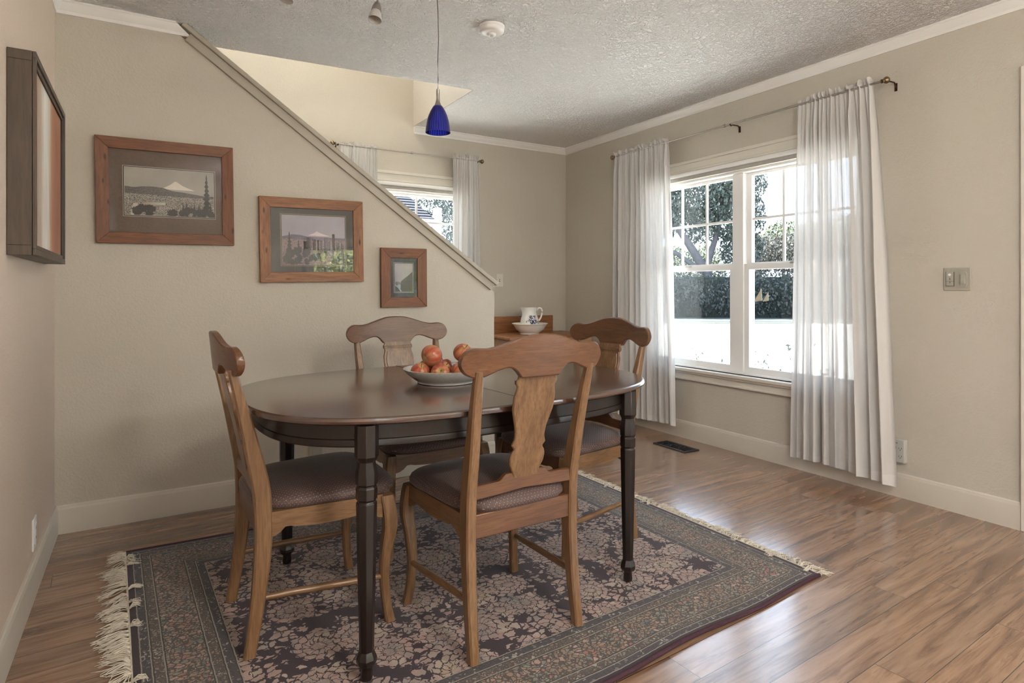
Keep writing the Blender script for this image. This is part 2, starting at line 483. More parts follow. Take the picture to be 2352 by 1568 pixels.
    h = t.m('ADD', t.m('MULTIPLY', mask, 0.5), t.m('MULTIPLY', pile, 0.6))
    return t.fin(col, 0.95, t.bump(h, 0.5, 0.003), **{'Sheen Weight': 0.15})
M['rug'] = mk_rug()

def mk_glass(name, refl=1.0, tint=(0.95, 0.975, 0.975)):
    t = NT(name)
    t.n.remove(t.b)
    tr = t.node('ShaderNodeBsdfTransparent'); tr.inputs[0].default_value = (*tint, 1)
    gl = t.node('ShaderNodeBsdfGlossy'); gl.inputs['Roughness'].default_value = 0.01
    lw = t.node('ShaderNodeLayerWeight'); lw.inputs[0].default_value = 0.5
    fr = t.m('MULTIPLY_ADD', t.m('POWER', lw.outputs['Facing'], 5.0), 0.96, 0.04)
    mx = t.node('ShaderNodeMixShader')
    t.l.new(t.m('MULTIPLY', fr, refl, clamp=True), mx.inputs[0])
    t.l.new(tr.outputs[0], mx.inputs[1]); t.l.new(gl.outputs[0], mx.inputs[2])
    t.l.new(mx.outputs[0], t.out.inputs[0])
    return t.mat
M['glass'] = mk_glass('window_glass', 1.0)
M['picglass'] = mk_glass('picture_glass', 0.42, (0.99, 0.985, 0.98))
M['picglass_shiny'] = mk_glass('shiny_picture_glass', 1.0, (0.99, 0.985, 0.98))

def mk_sheer():
    t = NT('sheer_white_curtain')
    t.n.remove(t.b)
    tr = t.node('ShaderNodeBsdfTransparent'); tr.inputs[0].default_value = (0.98, 0.98, 0.98, 1)
    df = t.node('ShaderNodeBsdfDiffuse'); df.inputs[0].default_value = (0.66, 0.645, 0.625, 1)
    tl = t.node('ShaderNodeBsdfTranslucent'); tl.inputs[0].default_value = (0.70, 0.70, 0.72, 1)
    m1 = t.node('ShaderNodeMixShader'); m1.inputs[0].default_value = 0.12
    t.l.new(df.outputs[0], m1.inputs[1]); t.l.new(tl.outputs[0], m1.inputs[2])
    lw = t.node('ShaderNodeLayerWeight'); lw.inputs[0].default_value = 0.35
    z = t.sep(t.co())
    weave = t.noise(t.co(scale=(1, 1, 0.15)), 500, 2)
    thin = t.ramp(t.noise(t.co(scale=(9, 9, 0.4)), 1.6, 2), [(0.42, 0.88), (0.56, 0.955)])
    fac = t.m('ADD', thin, t.m('MULTIPLY', lw.outputs['Facing'], 0.12))
    hem = t.m('LESS_THAN', z[2], 0.13)
    fac = t.m('ADD', fac, t.m('MULTIPLY', hem, 0.10))
    head = t.m('GREATER_THAN', z[2], 2.0)
    fac = t.m('ADD', fac, t.m('MULTIPLY', t.m('SUBTRACT', weave, 0.5), 0.08), clamp=True)
    m2 = t.node('ShaderNodeMixShader'); t.l.new(fac, m2.inputs[0])
    t.l.new(tr.outputs[0], m2.inputs[1]); t.l.new(m1.outputs[0], m2.inputs[2])
    t.l.new(m2.outputs[0], t.out.inputs[0])
    return t.mat
M['sheer'] = mk_sheer()

def mk_blue():
    t = NT('cobalt_ribbed_glass')
    t.n.remove(t.b)
    s = t.sep(t.co())
    a = t.m('ARCTAN2', s[1], s[0])
    st = t.m('MULTIPLY', t.m('ADD', t.m('SINE', t.m('MULTIPLY', a, 30.0)), 1.0), 0.5)
    col = t.mix(st, (0.035, 0.018, 0.32), (0.06, 0.10, 0.80))
    tr = t.node('ShaderNodeBsdfTransparent'); t.l.new(t.mix(st, (0.16, 0.12, 0.80), (0.30, 0.45, 1.0)), tr.inputs[0])
    tl = t.node('ShaderNodeBsdfTranslucent'); t.l.new(col, tl.inputs[0])
    df = t.node('ShaderNodeBsdfDiffuse'); t.l.new(col, df.inputs[0])
    gl = t.node('ShaderNodeBsdfGlossy'); gl.inputs['Roughness'].default_value = 0.05
    a1 = t.node('ShaderNodeMixShader'); a1.inputs[0].default_value = 0.5
    t.l.new(df.outputs[0], a1.inputs[1]); t.l.new(tl.outputs[0], a1.inputs[2])
    a2 = t.node('ShaderNodeMixShader'); a2.inputs[0].default_value = 0.42
    t.l.new(tr.outputs[0], a2.inputs[1]); t.l.new(a1.outputs[0], a2.inputs[2])
    fr = t.node('ShaderNodeFresnel'); fr.inputs[0].default_value = 1.5
    a3 = t.node('ShaderNodeMixShader'); t.l.new(fr.outputs[0], a3.inputs[0])
    t.l.new(a2.outputs[0], a3.inputs[1]); t.l.new(gl.outputs[0], a3.inputs[2])
    t.l.new(a3.outputs[0], t.out.inputs[0])
    return t.mat
M['blue'] = mk_blue()

def mk_frost():
    t = NT('frosted_lamp_glass')
    return t.fin((0.62, 0.60, 0.57), 0.35, Transmission_Weight=0.25)
M['frost'] = mk_frost()

def mk_apple():
    t = NT('red_gold_apple_skin')
    s = t.sep(t.co())
    a = t.m('ARCTAN2', s[1], s[0])
    n = t.noise(t.comb(t.m('MULTIPLY', t.m('SINE', a), 1.0), t.m('MULTIPLY', t.m('COSINE', a), 1.0), t.m('MULTIPLY', s[2], 6.0)), 2.0, 4, 0.6)
    st = t.noise(t.comb(t.m('MULTIPLY', a, 9.0), 0.0, t.m('MULTIPLY', s[2], 8.0)), 2.0, 3)
    col = t.ramp(n, [(0.30, (0.34, 0.27, 0.10)), (0.43, (0.40, 0.17, 0.075)), (0.55, (0.34, 0.075, 0.045)), (0.72, (0.20, 0.028, 0.026))])
    col = t.mix(t.ramp(st, [(0.45, 0.0), (0.65, 0.4)]), col, (0.34, 0.05, 0.035))
    cav = t.ramp(t.vm('LENGTH', t.comb(s[0], s[1])), [(0.004, 1.0), (0.016, 0.0)])
    col = t.mix(t.m('MULTIPLY', cav, 0.8), col, (0.42, 0.40, 0.14))
    return t.fin(col, 0.28, **{'Specular IOR Level': 0.4})
M['apple'] = mk_apple()
M['stem'] = plain('apple_stem_brown', (0.05, 0.03, 0.015), 0.7)

# ---------------------------------------------------------------- room shell
XL, XR, YS, YB, H = -0.353, 3.428, 3.392, 4.681, 2.44
YR = -3.3                       # rear wall behind the camera
TH = 0.14
SX0, SX1, SY0 = -0.9, 1.883, 3.61     # stairwell opening in the ceiling
W1 = (1.90, 3.56, 0.53, 1.90)   # window 1 opening on the right wall (y0,y1,z0,z1)
W2 = (1.545, 2.325, 0.95, 1.905)  # window 2 opening on the back wall (x0,x1,z0,z1)
W3 = (2.24, 3.12, 0.50, 1.80)   # window 3 in the rear wall
W4 = (-2.6, -0.6, 0.3, 2.05)    # window 4: added on the right wall behind the camera for daylight fill
W6 = (-2.9, -0.9, 0.3, 2.05)     # window 6: put into the unseen left wall for more daylight
W5 = (-0.7, 1.5, 3.0, 4.7)      # window 5: upstairs, unseen, added to light the stairwell from above

bm = newbm(); box(bm, XL - 0.3, XR + TH, YR - TH, YB + TH, -0.15, 0)
struct('floor', bm, M['floor'])

def ceil_z(x, y):               # the old plaster ceiling sags a little towards the left
    fx = min(1, max(0, (1.95 - x) / 1.7)); fy = min(1, max(0, (4.5 - y) / 0.9))
    return H - 0.038 * fx * fy
bm = newbm()                    # ceiling slab with the stairwell opening
def cslab(x0, x1, y0, y1, nx, ny):
    g = [[bm.verts.new((x0 + (x1 - x0) * i / nx, y0 + (y1 - y0) * j / ny, ceil_z(x0 + (x1 - x0) * i / nx, y0 + (y1 - y0) * j / ny))) for i in range(nx + 1)] for j in range(ny + 1)]
    h = [[bm.verts.new((v.co.x, v.co.y, H + 0.22)) for v in r] for r in g]
    for j in range(ny):
        for i in range(nx):
            bm.faces.new((g[j][i], g[j][i + 1], g[j + 1][i + 1], g[j + 1][i])); bm.faces.new((h[j][i], h[j + 1][i], h[j + 1][i + 1], h[j][i + 1]))
    for j in range(ny):
        for i in (0, nx): bm.faces.new((g[j][i], g[j + 1][i], h[j + 1][i], h[j][i]))
    for i in range(nx):
        for j in (0, ny): bm.faces.new((g[j][i], g[j][i + 1], h[j][i + 1], h[j][i]))
cslab(XL - TH, XR + TH, YR - TH, SY0, 24, 24)
cslab(SX1, XR + TH, SY0, YB + TH, 6, 8)
struct('ceiling', bm, M['ceiling'])

def wall_with_holes(name, axis, a, b, z0, z1, pos, th, holes, mat):
    """wall in the plane pos..pos+th; axis 'x' = runs along x"""
    bm = newbm()
    def B(p0, p1, q0, q1):
        if p1 - p0 < 1e-4 or q1 - q0 < 1e-4: return
        lo, hi = min(pos, pos + th), max(pos, pos + th)
        if axis == 'x': box(bm, p0, p1, lo, hi, q0, q1)
        else: box(bm, lo, hi, p0, p1, q0, q1)
    cur = a
    for (h0, h1, g0, g1) in sorted(holes):
        B(cur, h0, z0, z1); B(h0, h1, z0, g0); B(h0, h1, g1, z1); cur = h1
    B(cur, b, z0, z1)
    return struct(name, bm, mat)

wall_with_holes('wall_right', 'y', YR - TH, YB + TH, -0.15, H, XR, TH, [W1, W4], M['wall'])
wall_with_holes('wall_back', 'x', SX0 - TH, XR, -0.15, 4.9, YB, TH, [W2, W5], M['wall'])
wall_with_holes('wall_left', 'y', YR - TH, YS + 0.12, -0.15, H, XL, -TH, [W6], M['wall_warm_lit'])
wall_with_holes('wall_rear', 'x', XL, XR, -0.15, H, YR, -TH, [W3], M['wall'])

# sloping half wall beside the stairs
CAPA = Vector((0.139, 0, 2.345)); CAPB = Vector((1.922, 0, 1.075))
bm = newbm()
prism(bm, [(XL, 0), (1.915, 0), (1.915, 1.085), (0.12, 2.365), (0.06, 2.404), (XL, 2.404)], 'y', YS, YS + 0.11)
struct('wall_stair', bm, M['wall'])
# walls of the stairwell above the ceiling
bm = newbm()
box(bm, SX1 - 0.004, SX1 + 0.1, SY0, YB, H + 0.001, 4.9)
prism(bm, [(SX0 - 0.1, H + 0.22), (SX0 - 0.1, ceil_z(-0.35, SY0) + 0.002)] + [(x / 10, ceil_z(x / 10, SY0) + 0.002) for x in range(-3, 19)] + [(SX1 - 0.004, ceil_z(SX1, SY0) + 0.002), (SX1 - 0.004, H + 0.22)], 'y', SY0 - 0.002, SY0 + 0.004)
box(bm, SX0 - 0.1, SX1 + 0.1, SY0 - 0.1, SY0 + 0.004, H + 0.22, 4.9)
box(bm, SX0 - 0.1, SX0, SY0, YB, 0, 4.9)
box(bm, SX0 - 0.1, XL, YS + 0.11, SY0, 0, H)
struct('wall_stairwell', bm, M['wall'])
bm = newbm(); box(bm, SX0 - 0.1, SX1 + 0.1, SY0 - 0.1, YB + TH, 4.9, 5.05)
struct('ceiling_upstairs', bm, M['ceiling'])
bm = newbm(); box(bm, XL - 0.4, XR + 0.3, YB + TH, YB + TH + 0.95, H + 0.18, H + 0.26)  # unseen overhangs added to keep direct sun out of the windows
box(bm, -1.2, 2.2, YB + TH, YB + TH + 1.2, 5.0, 5.1)
struct('sun_blocking_eave', bm, M['trimwhite'])
# stairs hidden behind the half wall
bm = newbm()
for i in range(11):
    x1 = 1.85 - i * 0.25
    box(bm, max(x1 - 0.25, SX0), x1, YS + 0.11, YB, 0.0, 0.178 * (i + 1))
struct('staircase', bm, M['floor'])

# stair cap: a thin top board over a deeper face board
bm = newbm()
dirv = (Vector((1.931, 0, 1.128)) - Vector((0.154, 0, 2.398))).normalized()
nrm = Vector((-dirv.z, 0, dirv.x)); nrm = nrm if nrm.z > 0 else -nrm
def slab(bm, s0, s1, n0, n1, y0, y1):
    o = Vector((1.931, 0, 1.140))
    pts = [o + dirv * s + nrm * n for s, n in ((s0, n0), (s1, n0), (s1, n1), (s0, n1))]
    prism(bm, [(p.x, p.z) for p in pts], 'y', y0, y1)
L = 2.182
slab(bm, -L, 0.0, -0.018, 0.006, YS - 0.028, YS + 0.14)
o = struct('trim_1', bm, M['captrim']); bev(o, 0.004)
bm = newbm(); slab(bm, -2.13, -0.012, -0.062, -0.018, YS - 0.016, YS + 0.126)
o = struct('trim_2', bm, M['captrim']); bev(o, 0.002)

# baseboards
BB = [(0, 0), (0.014, 0), (0.014, 0.108), (0.0125, 0.113), (0.011, 0.116), (0.010, 0.122), (0.006, 0.127), (0, 0.127)]
for nm, p0, p1, out in (('baseboard_stair', (XL, YS, 0), (1.915, YS, 0), (0, -1, 0)),
                        ('baseboard_right', (XR, 1.163, 0), (XR, YB, 0), (-1, 0, 0)),
                        ('baseboard_back', (1.93, YB, 0), (XR, YB, 0), (0, -1, 0)),
                        ('baseboard_left', (XL, YR, 0), (XL, YS, 0), (1, 0, 0))):
    bm = newbm(); profile_run(bm, BB, p0, p1, out); struct(nm, bm, M['base'], 25)
# crown mouldings: (offset from wall, drop from ceiling)
CR = [(0, 0), (0.036, 0), (0.036, -0.008), (0.030, -0.012), (0.026, -0.02), (0.014, -0.040), (0.010, -0.044), (0.008, -0.052), (0.008, -0.058), (0, -0.058)]
CS = [(0, 0), (0.030, 0), (0.030, -0.02), (0.018, -0.085), (0.014, -0.097), (0, -0.097)]
bm = newbm(); profile_run(bm, CR, (XR, YR, H), (XR, YB, H), (-1, 0, 0)); struct('trim_3', bm, M['crown'], 25)
bm = newbm(); profile_run(bm, CR, (SX1, YB, H), (XR, YB, H), (0, -1, 0)); struct('trim_4', bm, M['crown'], 25)
bm = newbm()
loft(bm, [[(XL, YS - a, 2.403 + b) for a, b in CR], [(0.125 + (2.398 - 2.406 - b) / 0.715, YS - a, 2.406 + b) for a, b in CR]])
struct('trim_5', bm, M['crown'], 25)
bm = newbm(); loft(bm, [[(XL + a, YR, 2.403 + b) for a, b in CR], [(XL + a, YS, 2.403 + b) for a, b in CR]]); struct('trim_6', bm, M['crown'], 25)
# door casing at the right edge of view
bm = newbm(); box(bm, XR - 0.018, XR, 1.075, 1.163, 0, 2.12); box(bm, XR - 0.024, XR, 1.075, 1.09, 0, 2.12)
o = struct('trim_7', bm, M['casing']); bev(o, 0.003)
D = thing('door_1', None, None, (0, 0, 0), kind='structure')
bm = newbm(); box(bm, XR - 0.012, XR - 0.001, 0.25, 1.075, 0.01, 2.04)
bev(obj('door_panel', bm, M['casing'], D), 0.002)
bm = newbm(); lathe(bm, [(0.004, 0), (0.026, 0.002), (0.026, 0.006), (0.010, 0.012), (0.010, 0.03), (0.024, 0.04), (0.024, 0.055), (0.006, 0.062)], 20, (XR - 0.012, 0.33, 0.98), Matrix.Rotation(-PI / 2, 3, 'Y'))
obj('door_knob', bm, M['nickel'], D)

# ---------------------------------------------------------------- windows
def window(name, axis, wall, inn, a0, a1, z0, z1, units, cols, split, mull=0.15, casing=0.085, sill=True, rows=2):
    """axis: wall runs along 'x' or 'y'; wall = plane coordinate, inn = +1/-1 direction INTO the room"""
    W = thing(name, None, None, kind='structure')
    def B(bm, p0, p1, d0, d1, q0, q1):
        # d: distance from the wall plane, positive into the room
        e0, e1 = wall + inn * d0, wall + inn * d1
        lo, hi = min(e0, e1), max(e0, e1)
        if axis == 'y': box(bm, lo, hi, p0, p1, q0, q1)
        else: box(bm, p0, p1, lo, hi, q0, q1)
    # casing
    bm = newbm()
    B(bm, a0 - casing, a1 + casing, 0, 0.018, z1 + 0.065, z1 + 0.14)
    B(bm, a0 - casing - 0.012, a1 + casing + 0.012, 0, 0.030, z1 + 0.125, z1 + 0.148)
    B(bm, a0 - casing, a1 + casing, 0.0, 0.024, z1 + 0.065, z1 + 0.082)
    B(bm, a0 - casing, a0, 0, 0.018, z0, z1 + 0.065); B(bm, a1, a1 + casing, 0, 0.018, z0, z1 + 0.065)
    bev(obj('casing', bm, M['casing'], W), 0.003)
    bm = newbm()
    B(bm, a0 - 0.0, a1 + 0.0, -0.02, 0.012, z1 + 0.0, z1 + 0.065)
    obj('head_board', bm, M['casing'], W)
    if sill:
        bm = newbm()
        B(bm, a0 - casing - 0.02, a1 + casing + 0.02, -0.03, 0.045, z0 - 0.030, z0 - 0.006)
        B(bm, a0 - casing, a1 + casing, 0, 0.032, z0 - 0.045, z0 - 0.030)
        bev(obj('sill', bm, M['casing'], W), 0.005, 3)
        bm = newbm()
        B(bm, a0 - casing, a1 + casing, 0, 0.016, z0 - 0.095, z0 - 0.045)
        B(bm, a0 - casing, a1 + casing, 0, 0.022, z0 - 0.095, z0 - 0.083)
        bev(obj('sill_apron', bm, M['casing'], W), 0.003)
    # frame (jambs, head, sill member, mullions)
    bm = newbm(); f = 0.012
    B(bm, a0, a0 + f, -TH, 0.0, z0, z1); B(bm, a1 - f, a1, -TH, 0, z0, z1)
    B(bm, a0, a1, -TH, 0, z1 - f, z1); B(bm, a0, a1, -TH, 0, z0 - 0.006, z0 + 0.010)
    uw = (a1 - a0 - mull * (units - 1)) / units
    for k in range(1, units):
        m0 = a0 + uw * k + mull * (k - 1)
        B(bm, m0 + 0.035, m0 + mull - 0.035, -TH, -0.02, z0, z1)
    obj('window_frame', bm, M['trimwhite'], W)
    for k in range(units):
        s0 = a0 + (uw + mull) * k + (f if k == 0 else -0.035)
        s1 = s0 + uw - f + 0.035 if units > 1 else a1 - f
        for up in (True, False):
            q0, q1 = (split, z1 - f) if up else (z0 + 0.010, split + 0.018)
            d0, d1 = (-0.085, -0.06) if up else (-0.058, -0.033)
            st = 0.038 if units > 1 else 0.03
            bm = newbm()
            B(bm, s0, s0 + st, d0, d1, q0, q1); B(bm, s1 - st, s1, d0, d1, q0, q1)
            B(bm, s0 + st, s1 - st, d0, d1, q1 - (0.02 if up else 0.038), q1); B(bm, s0 + st, s1 - st, d0, d1, q0, q0 + (0.028 if up else 0.04))
            sash = obj('sash', bm, M['trimwhite'], W)
            g0, g1 = s0 + st, s1 - st
            h0, h1 = q0 + (0.028 if up else 0.04), q1 - (0.02 if up else 0.038)
            bm = newbm(); dm = (d0 + d1) / 2
            B(bm, g0 - 0.004, g1 + 0.004, dm - 0.0015, dm + 0.0015, h0 - 0.004, h1 + 0.004)
            obj('pane', bm, M['glass'], sash)
            if up:
                bm = newbm()
                for c in range(1, cols):
                    g = g0 + (g1 - g0) * c / cols
                    B(bm, g - 0.008, g + 0.008, dm - 0.006, dm + 0.006, h0, h1)
                hm = (h0 + h1) / 2
                B(bm, g0, g1, dm - 0.0055, dm + 0.0055, hm - 0.008, hm + 0.008)
                obj('muntins', bm, M['trimwhite'], sash)
            else:
                bm = newbm(); c = (s0 + s1) / 2 + 0.02
                B(bm, c - 0.025, c + 0.025, d1 - 0.002, d1 + 0.012, q1 - 0.008, q1 + 0.006)
                bev(obj('sash_lock', bm, M['nickel'], sash), 0.002)
    return W

window('window_1', 'y', XR, -1, *W1, 2, 3, 1.255)
window('window_2', 'x', YB, -1, *W2, 1, 2, 1.43)
window('window_3', 'x', YR, 1, *W3, 1, 3, 1.25)
window('window_4_fill', 'y', XR, -1, *W4, 2, 3, 1.2)
window('window_6_fill', 'y', XL, 1, *W6, 2, 3, 1.2)
portal('window_portal', (XL - TH - 0.02, (W6[0] + W6[1]) / 2, (W6[2] + W6[3]) / 2), (0, R(-90), 0), W6[3] - W6[2], W6[1] - W6[0])
window('window_5_fill', 'x', YB, -1, *W5, 1, 2, 3.8, sill=False)
portal('window_portal', (XR + TH + 0.02, (W1[0] + W1[1]) / 2, (W1[2] + W1[3]) / 2), (0, R(90), 0), W1[3] - W1[2], W1[1] - W1[0])
portal('window_portal', ((W2[0] + W2[1]) / 2, YB + TH + 0.02, (W2[2] + W2[3]) / 2), (R(-90), 0, 0), W2[1] - W2[0], W2[3] - W2[2])
portal('window_portal', ((W3[0] + W3[1]) / 2, YR - TH - 0.02, (W3[2] + W3[3]) / 2), (R(90), 0, 0), W3[1] - W3[0], W3[3] - W3[2])
portal('window_portal', (XR + TH + 0.02, (W4[0] + W4[1]) / 2, (W4[2] + W4[3]) / 2), (0, R(90), 0), W4[3] - W4[2], W4[1] - W4[0])
portal('window_portal', ((W5[0] + W5[1]) / 2, YB + TH + 0.02, (W5[2] + W5[3]) / 2), (R(-90), 0, 0), W5[1] - W5[0], W5[3] - W5[2])

# rolled up shades
def shade(label, axis, wall, a0, a1, z):
    T = thing('roller_shade', label, 'window shade', (wall, (a0 + a1) / 2, z) if axis == 'y' else ((a0 + a1) / 2, wall, z))
    hw = (a1 - a0) / 2
    bm = newbm()
    prof = [(0.006, 0.024), (-0.030, 0.024), (-0.034, 0.018), (-0.034, 0.0), (-0.030, -0.006), (0.006, -0.010)]
    if axis == 'y':
        loft(bm, [[(a - 0.011, s, b) for a, b in prof] for s in (-hw, hw)])
    else:
        loft(bm, [[(s, a - 0.011, b) for a, b in prof] for s in (-hw, hw)])
    bev(obj('valance', bm, M['trimwhite'], T), 0.003)
    bm = newbm()
    if axis == 'y': box(bm, -0.034, -0.011, -hw + 0.01, hw - 0.01, -0.034, -0.008)
    else: box(bm, -hw + 0.01, hw - 0.01, -0.034, -0.011, -0.034, -0.008)
    bev(obj('bottom_bar', bm, plain('shade_fabric', (0.40, 0.38, 0.34), 0.7), T), 0.003)
shade('white roller shade rolled up at the top of the wide window', 'y', XR - 0.002, W1[0] + 0.005, W1[1] - 0.005, W1[3] + 0.036)
shade('white roller shade rolled up at the top of the small window behind the stairs', 'x', YB - 0.002, W2[0] + 0.005, W2[1] - 0.005, W2[3] + 0.036)

# sail shaped sticker on the lower pane
bm = newbm()
xg = XR + 0.0435
prism(bm, [(2.560, 1.028), (2.622, 1.020), (2.566, 1.106)], 'x', xg - 0.0012, xg)
prism(bm, [(2.512, 1.028), (2.556, 1.022), (2.514, 1.085)], 'x', xg - 0.0012, xg)
tag(obj('window_sticker', bm, plain('cream_sticker', (0.62, 0.58, 0.44), 0.5)), 'cream sticker of two sails on the lower pane of the wide window', 'sticker')

# ---------------------------------------------------------------- curtains and rods
def curtain(label, axis, wallc, inn, a_top, a_bot, z_top, z_bot, nf, seed, amp=0.022, group=None, loosen=1.0, off=0.09):
    rnd = random.Random(seed)
    bm = newbm()
    nx, nz = 30 * nf // 2, 46
    ph = [rnd.uniform(0, 6.28) for _ in range(8)]
    fr = [rnd.uniform(0.75, 1.3) for _ in range(8)]
    zr = z_top                         # rod height
    zs = [z_top + 0.028, z_top + 0.02, z_top + 0.012, z_top + 0.004, z_top - 0.006, z_top - 0.014] + \
         [z_top - 0.014 - (z_top - 0.014 - z_bot) * (k / 40) ** 1.15 for k in range(1, 41)]
    grid = []
    for z in zs:
        t = min(1, max(0, (z_top - z) / (z_top - z_bot)))
        tt = t ** 0.7
        a0 = a_top[0] + (a_bot[0] - a_top[0]) * tt; a1 = a_top[1] + (a_bot[1] - a_top[1]) * tt
        pinch = 0.32 if abs(z - z_top + 0.001) < 0.012 else 1.0
        if z > z_top + 0.01: pinch = 1.2
        if t > 0: pinch = min(1.0, 0.35 + 9 * t)
        row = []
        for i in range(nx + 1):
            s = i / nx
            hi = math.sin(s * PI * 2 * nf * 1.35 + ph[0] + 1.2 * math.sin(s * 9 + ph[1]))
            lo = math.sin(s * PI * 2 * nf * 0.62 * fr[0] + ph[2] + 1.7 * math.sin(s * 5.3 + ph[3]) + 0.5 * t)
            lo2 = math.sin(s * PI * 2 * nf * 0.33 * fr[1] + ph[4] + 0.8 * t)
            w = min(1, t * 2.2)
            am_ = 0.35 + 0.55 * (1 + math.sin(s * 13 + ph[7])) * 0.5 + 0.45 * (1 + math.sin(s * 29 + ph[6] + t)) * 0.5
            d = am_ * (hi * 0.55 * (1 - 0.75 * w) + lo * (0.35 + 0.6 * w * loosen) + lo2 * 0.30 * w) * amp * pinch
            side = math.cos(s * PI * 2 * nf * 0.62 * fr[0] + ph[2] + 0.9) * 0.011 * w
            zz = z
            if z > z_top + 0.01: zz = z + 0.006 * math.sin(s * nf * 9.3 + ph[5]) + 0.005 * math.sin(s * nf * 17 + ph[6]) + 0.004 * math.sin(s * 11 + ph[3])
            if t > 0.99: zz = z + 0.012 * math.sin(s * 4 + ph[7]) + 0.006 * lo
            a = a0 + (a1 - a0) * s + side
            e = wallc + inn * (off + d)
            row.append(bm.verts.new((e, a, zz) if axis == 'y' else (a, e, zz)))
        grid.append(row)
    for r0, r1 in zip(grid[:-1], grid[1:]):
        for i in range(nx):
            bm.faces.new((r0[i], r0[i + 1], r1[i + 1], r1[i]))
    o = obj('sheer_curtain', bm, M['sheer'], None, 180)
    return tag(o, label, 'curtain', group)

curtain('gathered sheer curtain hanging at the right side of the wide window', 'y', XR, -1, (1.775, 2.222), (1.672, 2.262), 2.205, 0.085, 13, 4, 0.030, 'sheer white curtains')
curtain('gathered sheer curtain at the left side of the wide window, nearest the room corner', 'y', XR, -1, (3.262, 3.866), (3.190, 3.885), 2.207, 0.085, 15, 8, 0.028, 'sheer white curtains')
curtain('short sheer curtain left of the small stair window, partly behind the sloping cap', 'x', YB, -1, (1.262, 1.545), (1.24, 1.55), 2.197, 0.86, 8, 21, 0.022, 'sheer white curtains', off=0.075)
curtain('sheer curtain right of the small stair window, glowing from daylight', 'x', YB, -1, (2.205, 2.450), (2.165, 2.475), 2.215, 0.12, 8, 33, 0.024, 'sheer white curtains', off=0.075)

curtain('sheer curtain beside the rear window behind the viewer', 'x', YR, 1, (2.02, 2.30), (2.0, 2.32), 2.2, 0.1, 8, 51, 0.024, 'sheer white curtains', off=0.075)

def rod(label, axis, wallc, inn, a0, a1, z, brackets, collar, off=0.09, r=0.0065, zt=0.0):
    T = thing('curtain_rod', label, 'curtain rod', (wallc, (a0 + a1) / 2, z) if axis == 'y' else ((a0 + a1) / 2, wallc, z))
    am = (a0 + a1) / 2
    def P(a, d, dz=0.0): return (inn * d, a - am, dz) if axis == 'y' else (a - am, inn * d, dz)
    bm = newbm(); tube(bm, [P(collar, off), P(a1, off, zt)], r * 0.78, 12); tube(bm, [P(a0, off, -zt), P(collar, off)], r, 12)
    tube(bm, [P(collar - 0.008, off), P(collar + 0.008, off)], r * 1.6, 12)
    obj('pole', bm, M['nickel'], T)
    for a, sg in ((a0, -1), (a1, 1)):
        bm = newbm()
        pts = []; rr = []
        for d, q in ((-0.004, 0.006), (0.0, 0.011), (0.006, 0.011), (0.009, 0.006), (0.012, 0.010), (0.018, 0.0165), (0.026, 0.019), (0.034, 0.0165), (0.040, 0.010), (0.043, 0.003)):
            pts.append(P(a + sg * d, off)); rr.append(q)
        tube(bm, pts, rr, 16)
        obj('finial', bm, M['brass'], T)
    for a in brackets:
        bm = newbm()
        tube(bm, [P(a, 0.002, -0.04), P(a, 0.006, -0.014), P(a, 0.02, -0.002), P(a, off - 0.012, -0.004), P(a, off, -0.0115), P(a, off + 0.012, -0.002)], 0.004, 8)
        if axis == 'y': box(bm, min(0, inn * 0.006), max(0, inn * 0.006), a - am - 0.006, a - am + 0.006, -0.045, -0.004)
        else: box(bm, a - am - 0.006, a - am + 0.006, min(0, inn * 0.006), max(0, inn * 0.006), -0.045, -0.004)
        obj('bracket', bm, M['redslot'], T)
rod('thin metal curtain rod with ball ends over the wide window', 'y', XR, -1, 1.735, 3.875, 2.204, (1.705, 2.70, 3.86), 2.755)
rod('thin metal curtain rod with ball ends over the small window behind the stairs', 'x', YB, -1, 1.225, 2.455, 2.205, (1.242, 2.44), 1.84, off=0.075)

# ---------------------------------------------------------------- dining table
TC = (1.015, 2.124)
TR = 0.055
T = thing('dining_table', 'dark brown oval dining table with faceted turned legs, on the rug', 'table', (TC[0], TC[1], 0.0115), TR)
def sup(a, b, n=2.9, k=160):
    out = []
    for i in range(k):
        th = 2 * PI * i / k
        c, s_ = math.cos(th), math.sin(th)
        r = (abs(c / a) ** n + abs(s_ / b) ** n) ** (-1 / n)
        out.append((r * c, r * s_))
    return out
TZ = 0.75 - 0.0115
bm = newbm()
rings = []
for ins, z in ((0.028, TZ - 0.026), (0.010, TZ - 0.0245), (0.002, TZ - 0.019), (0.0, TZ - 0.012), (0.0015, TZ - 0.005), (0.006, TZ - 0.001), (0.012, TZ)):
    rings.append([(x, y, z) for x, y in sup(0.764 - ins, 0.541 - ins)])
loft(bm, rings)
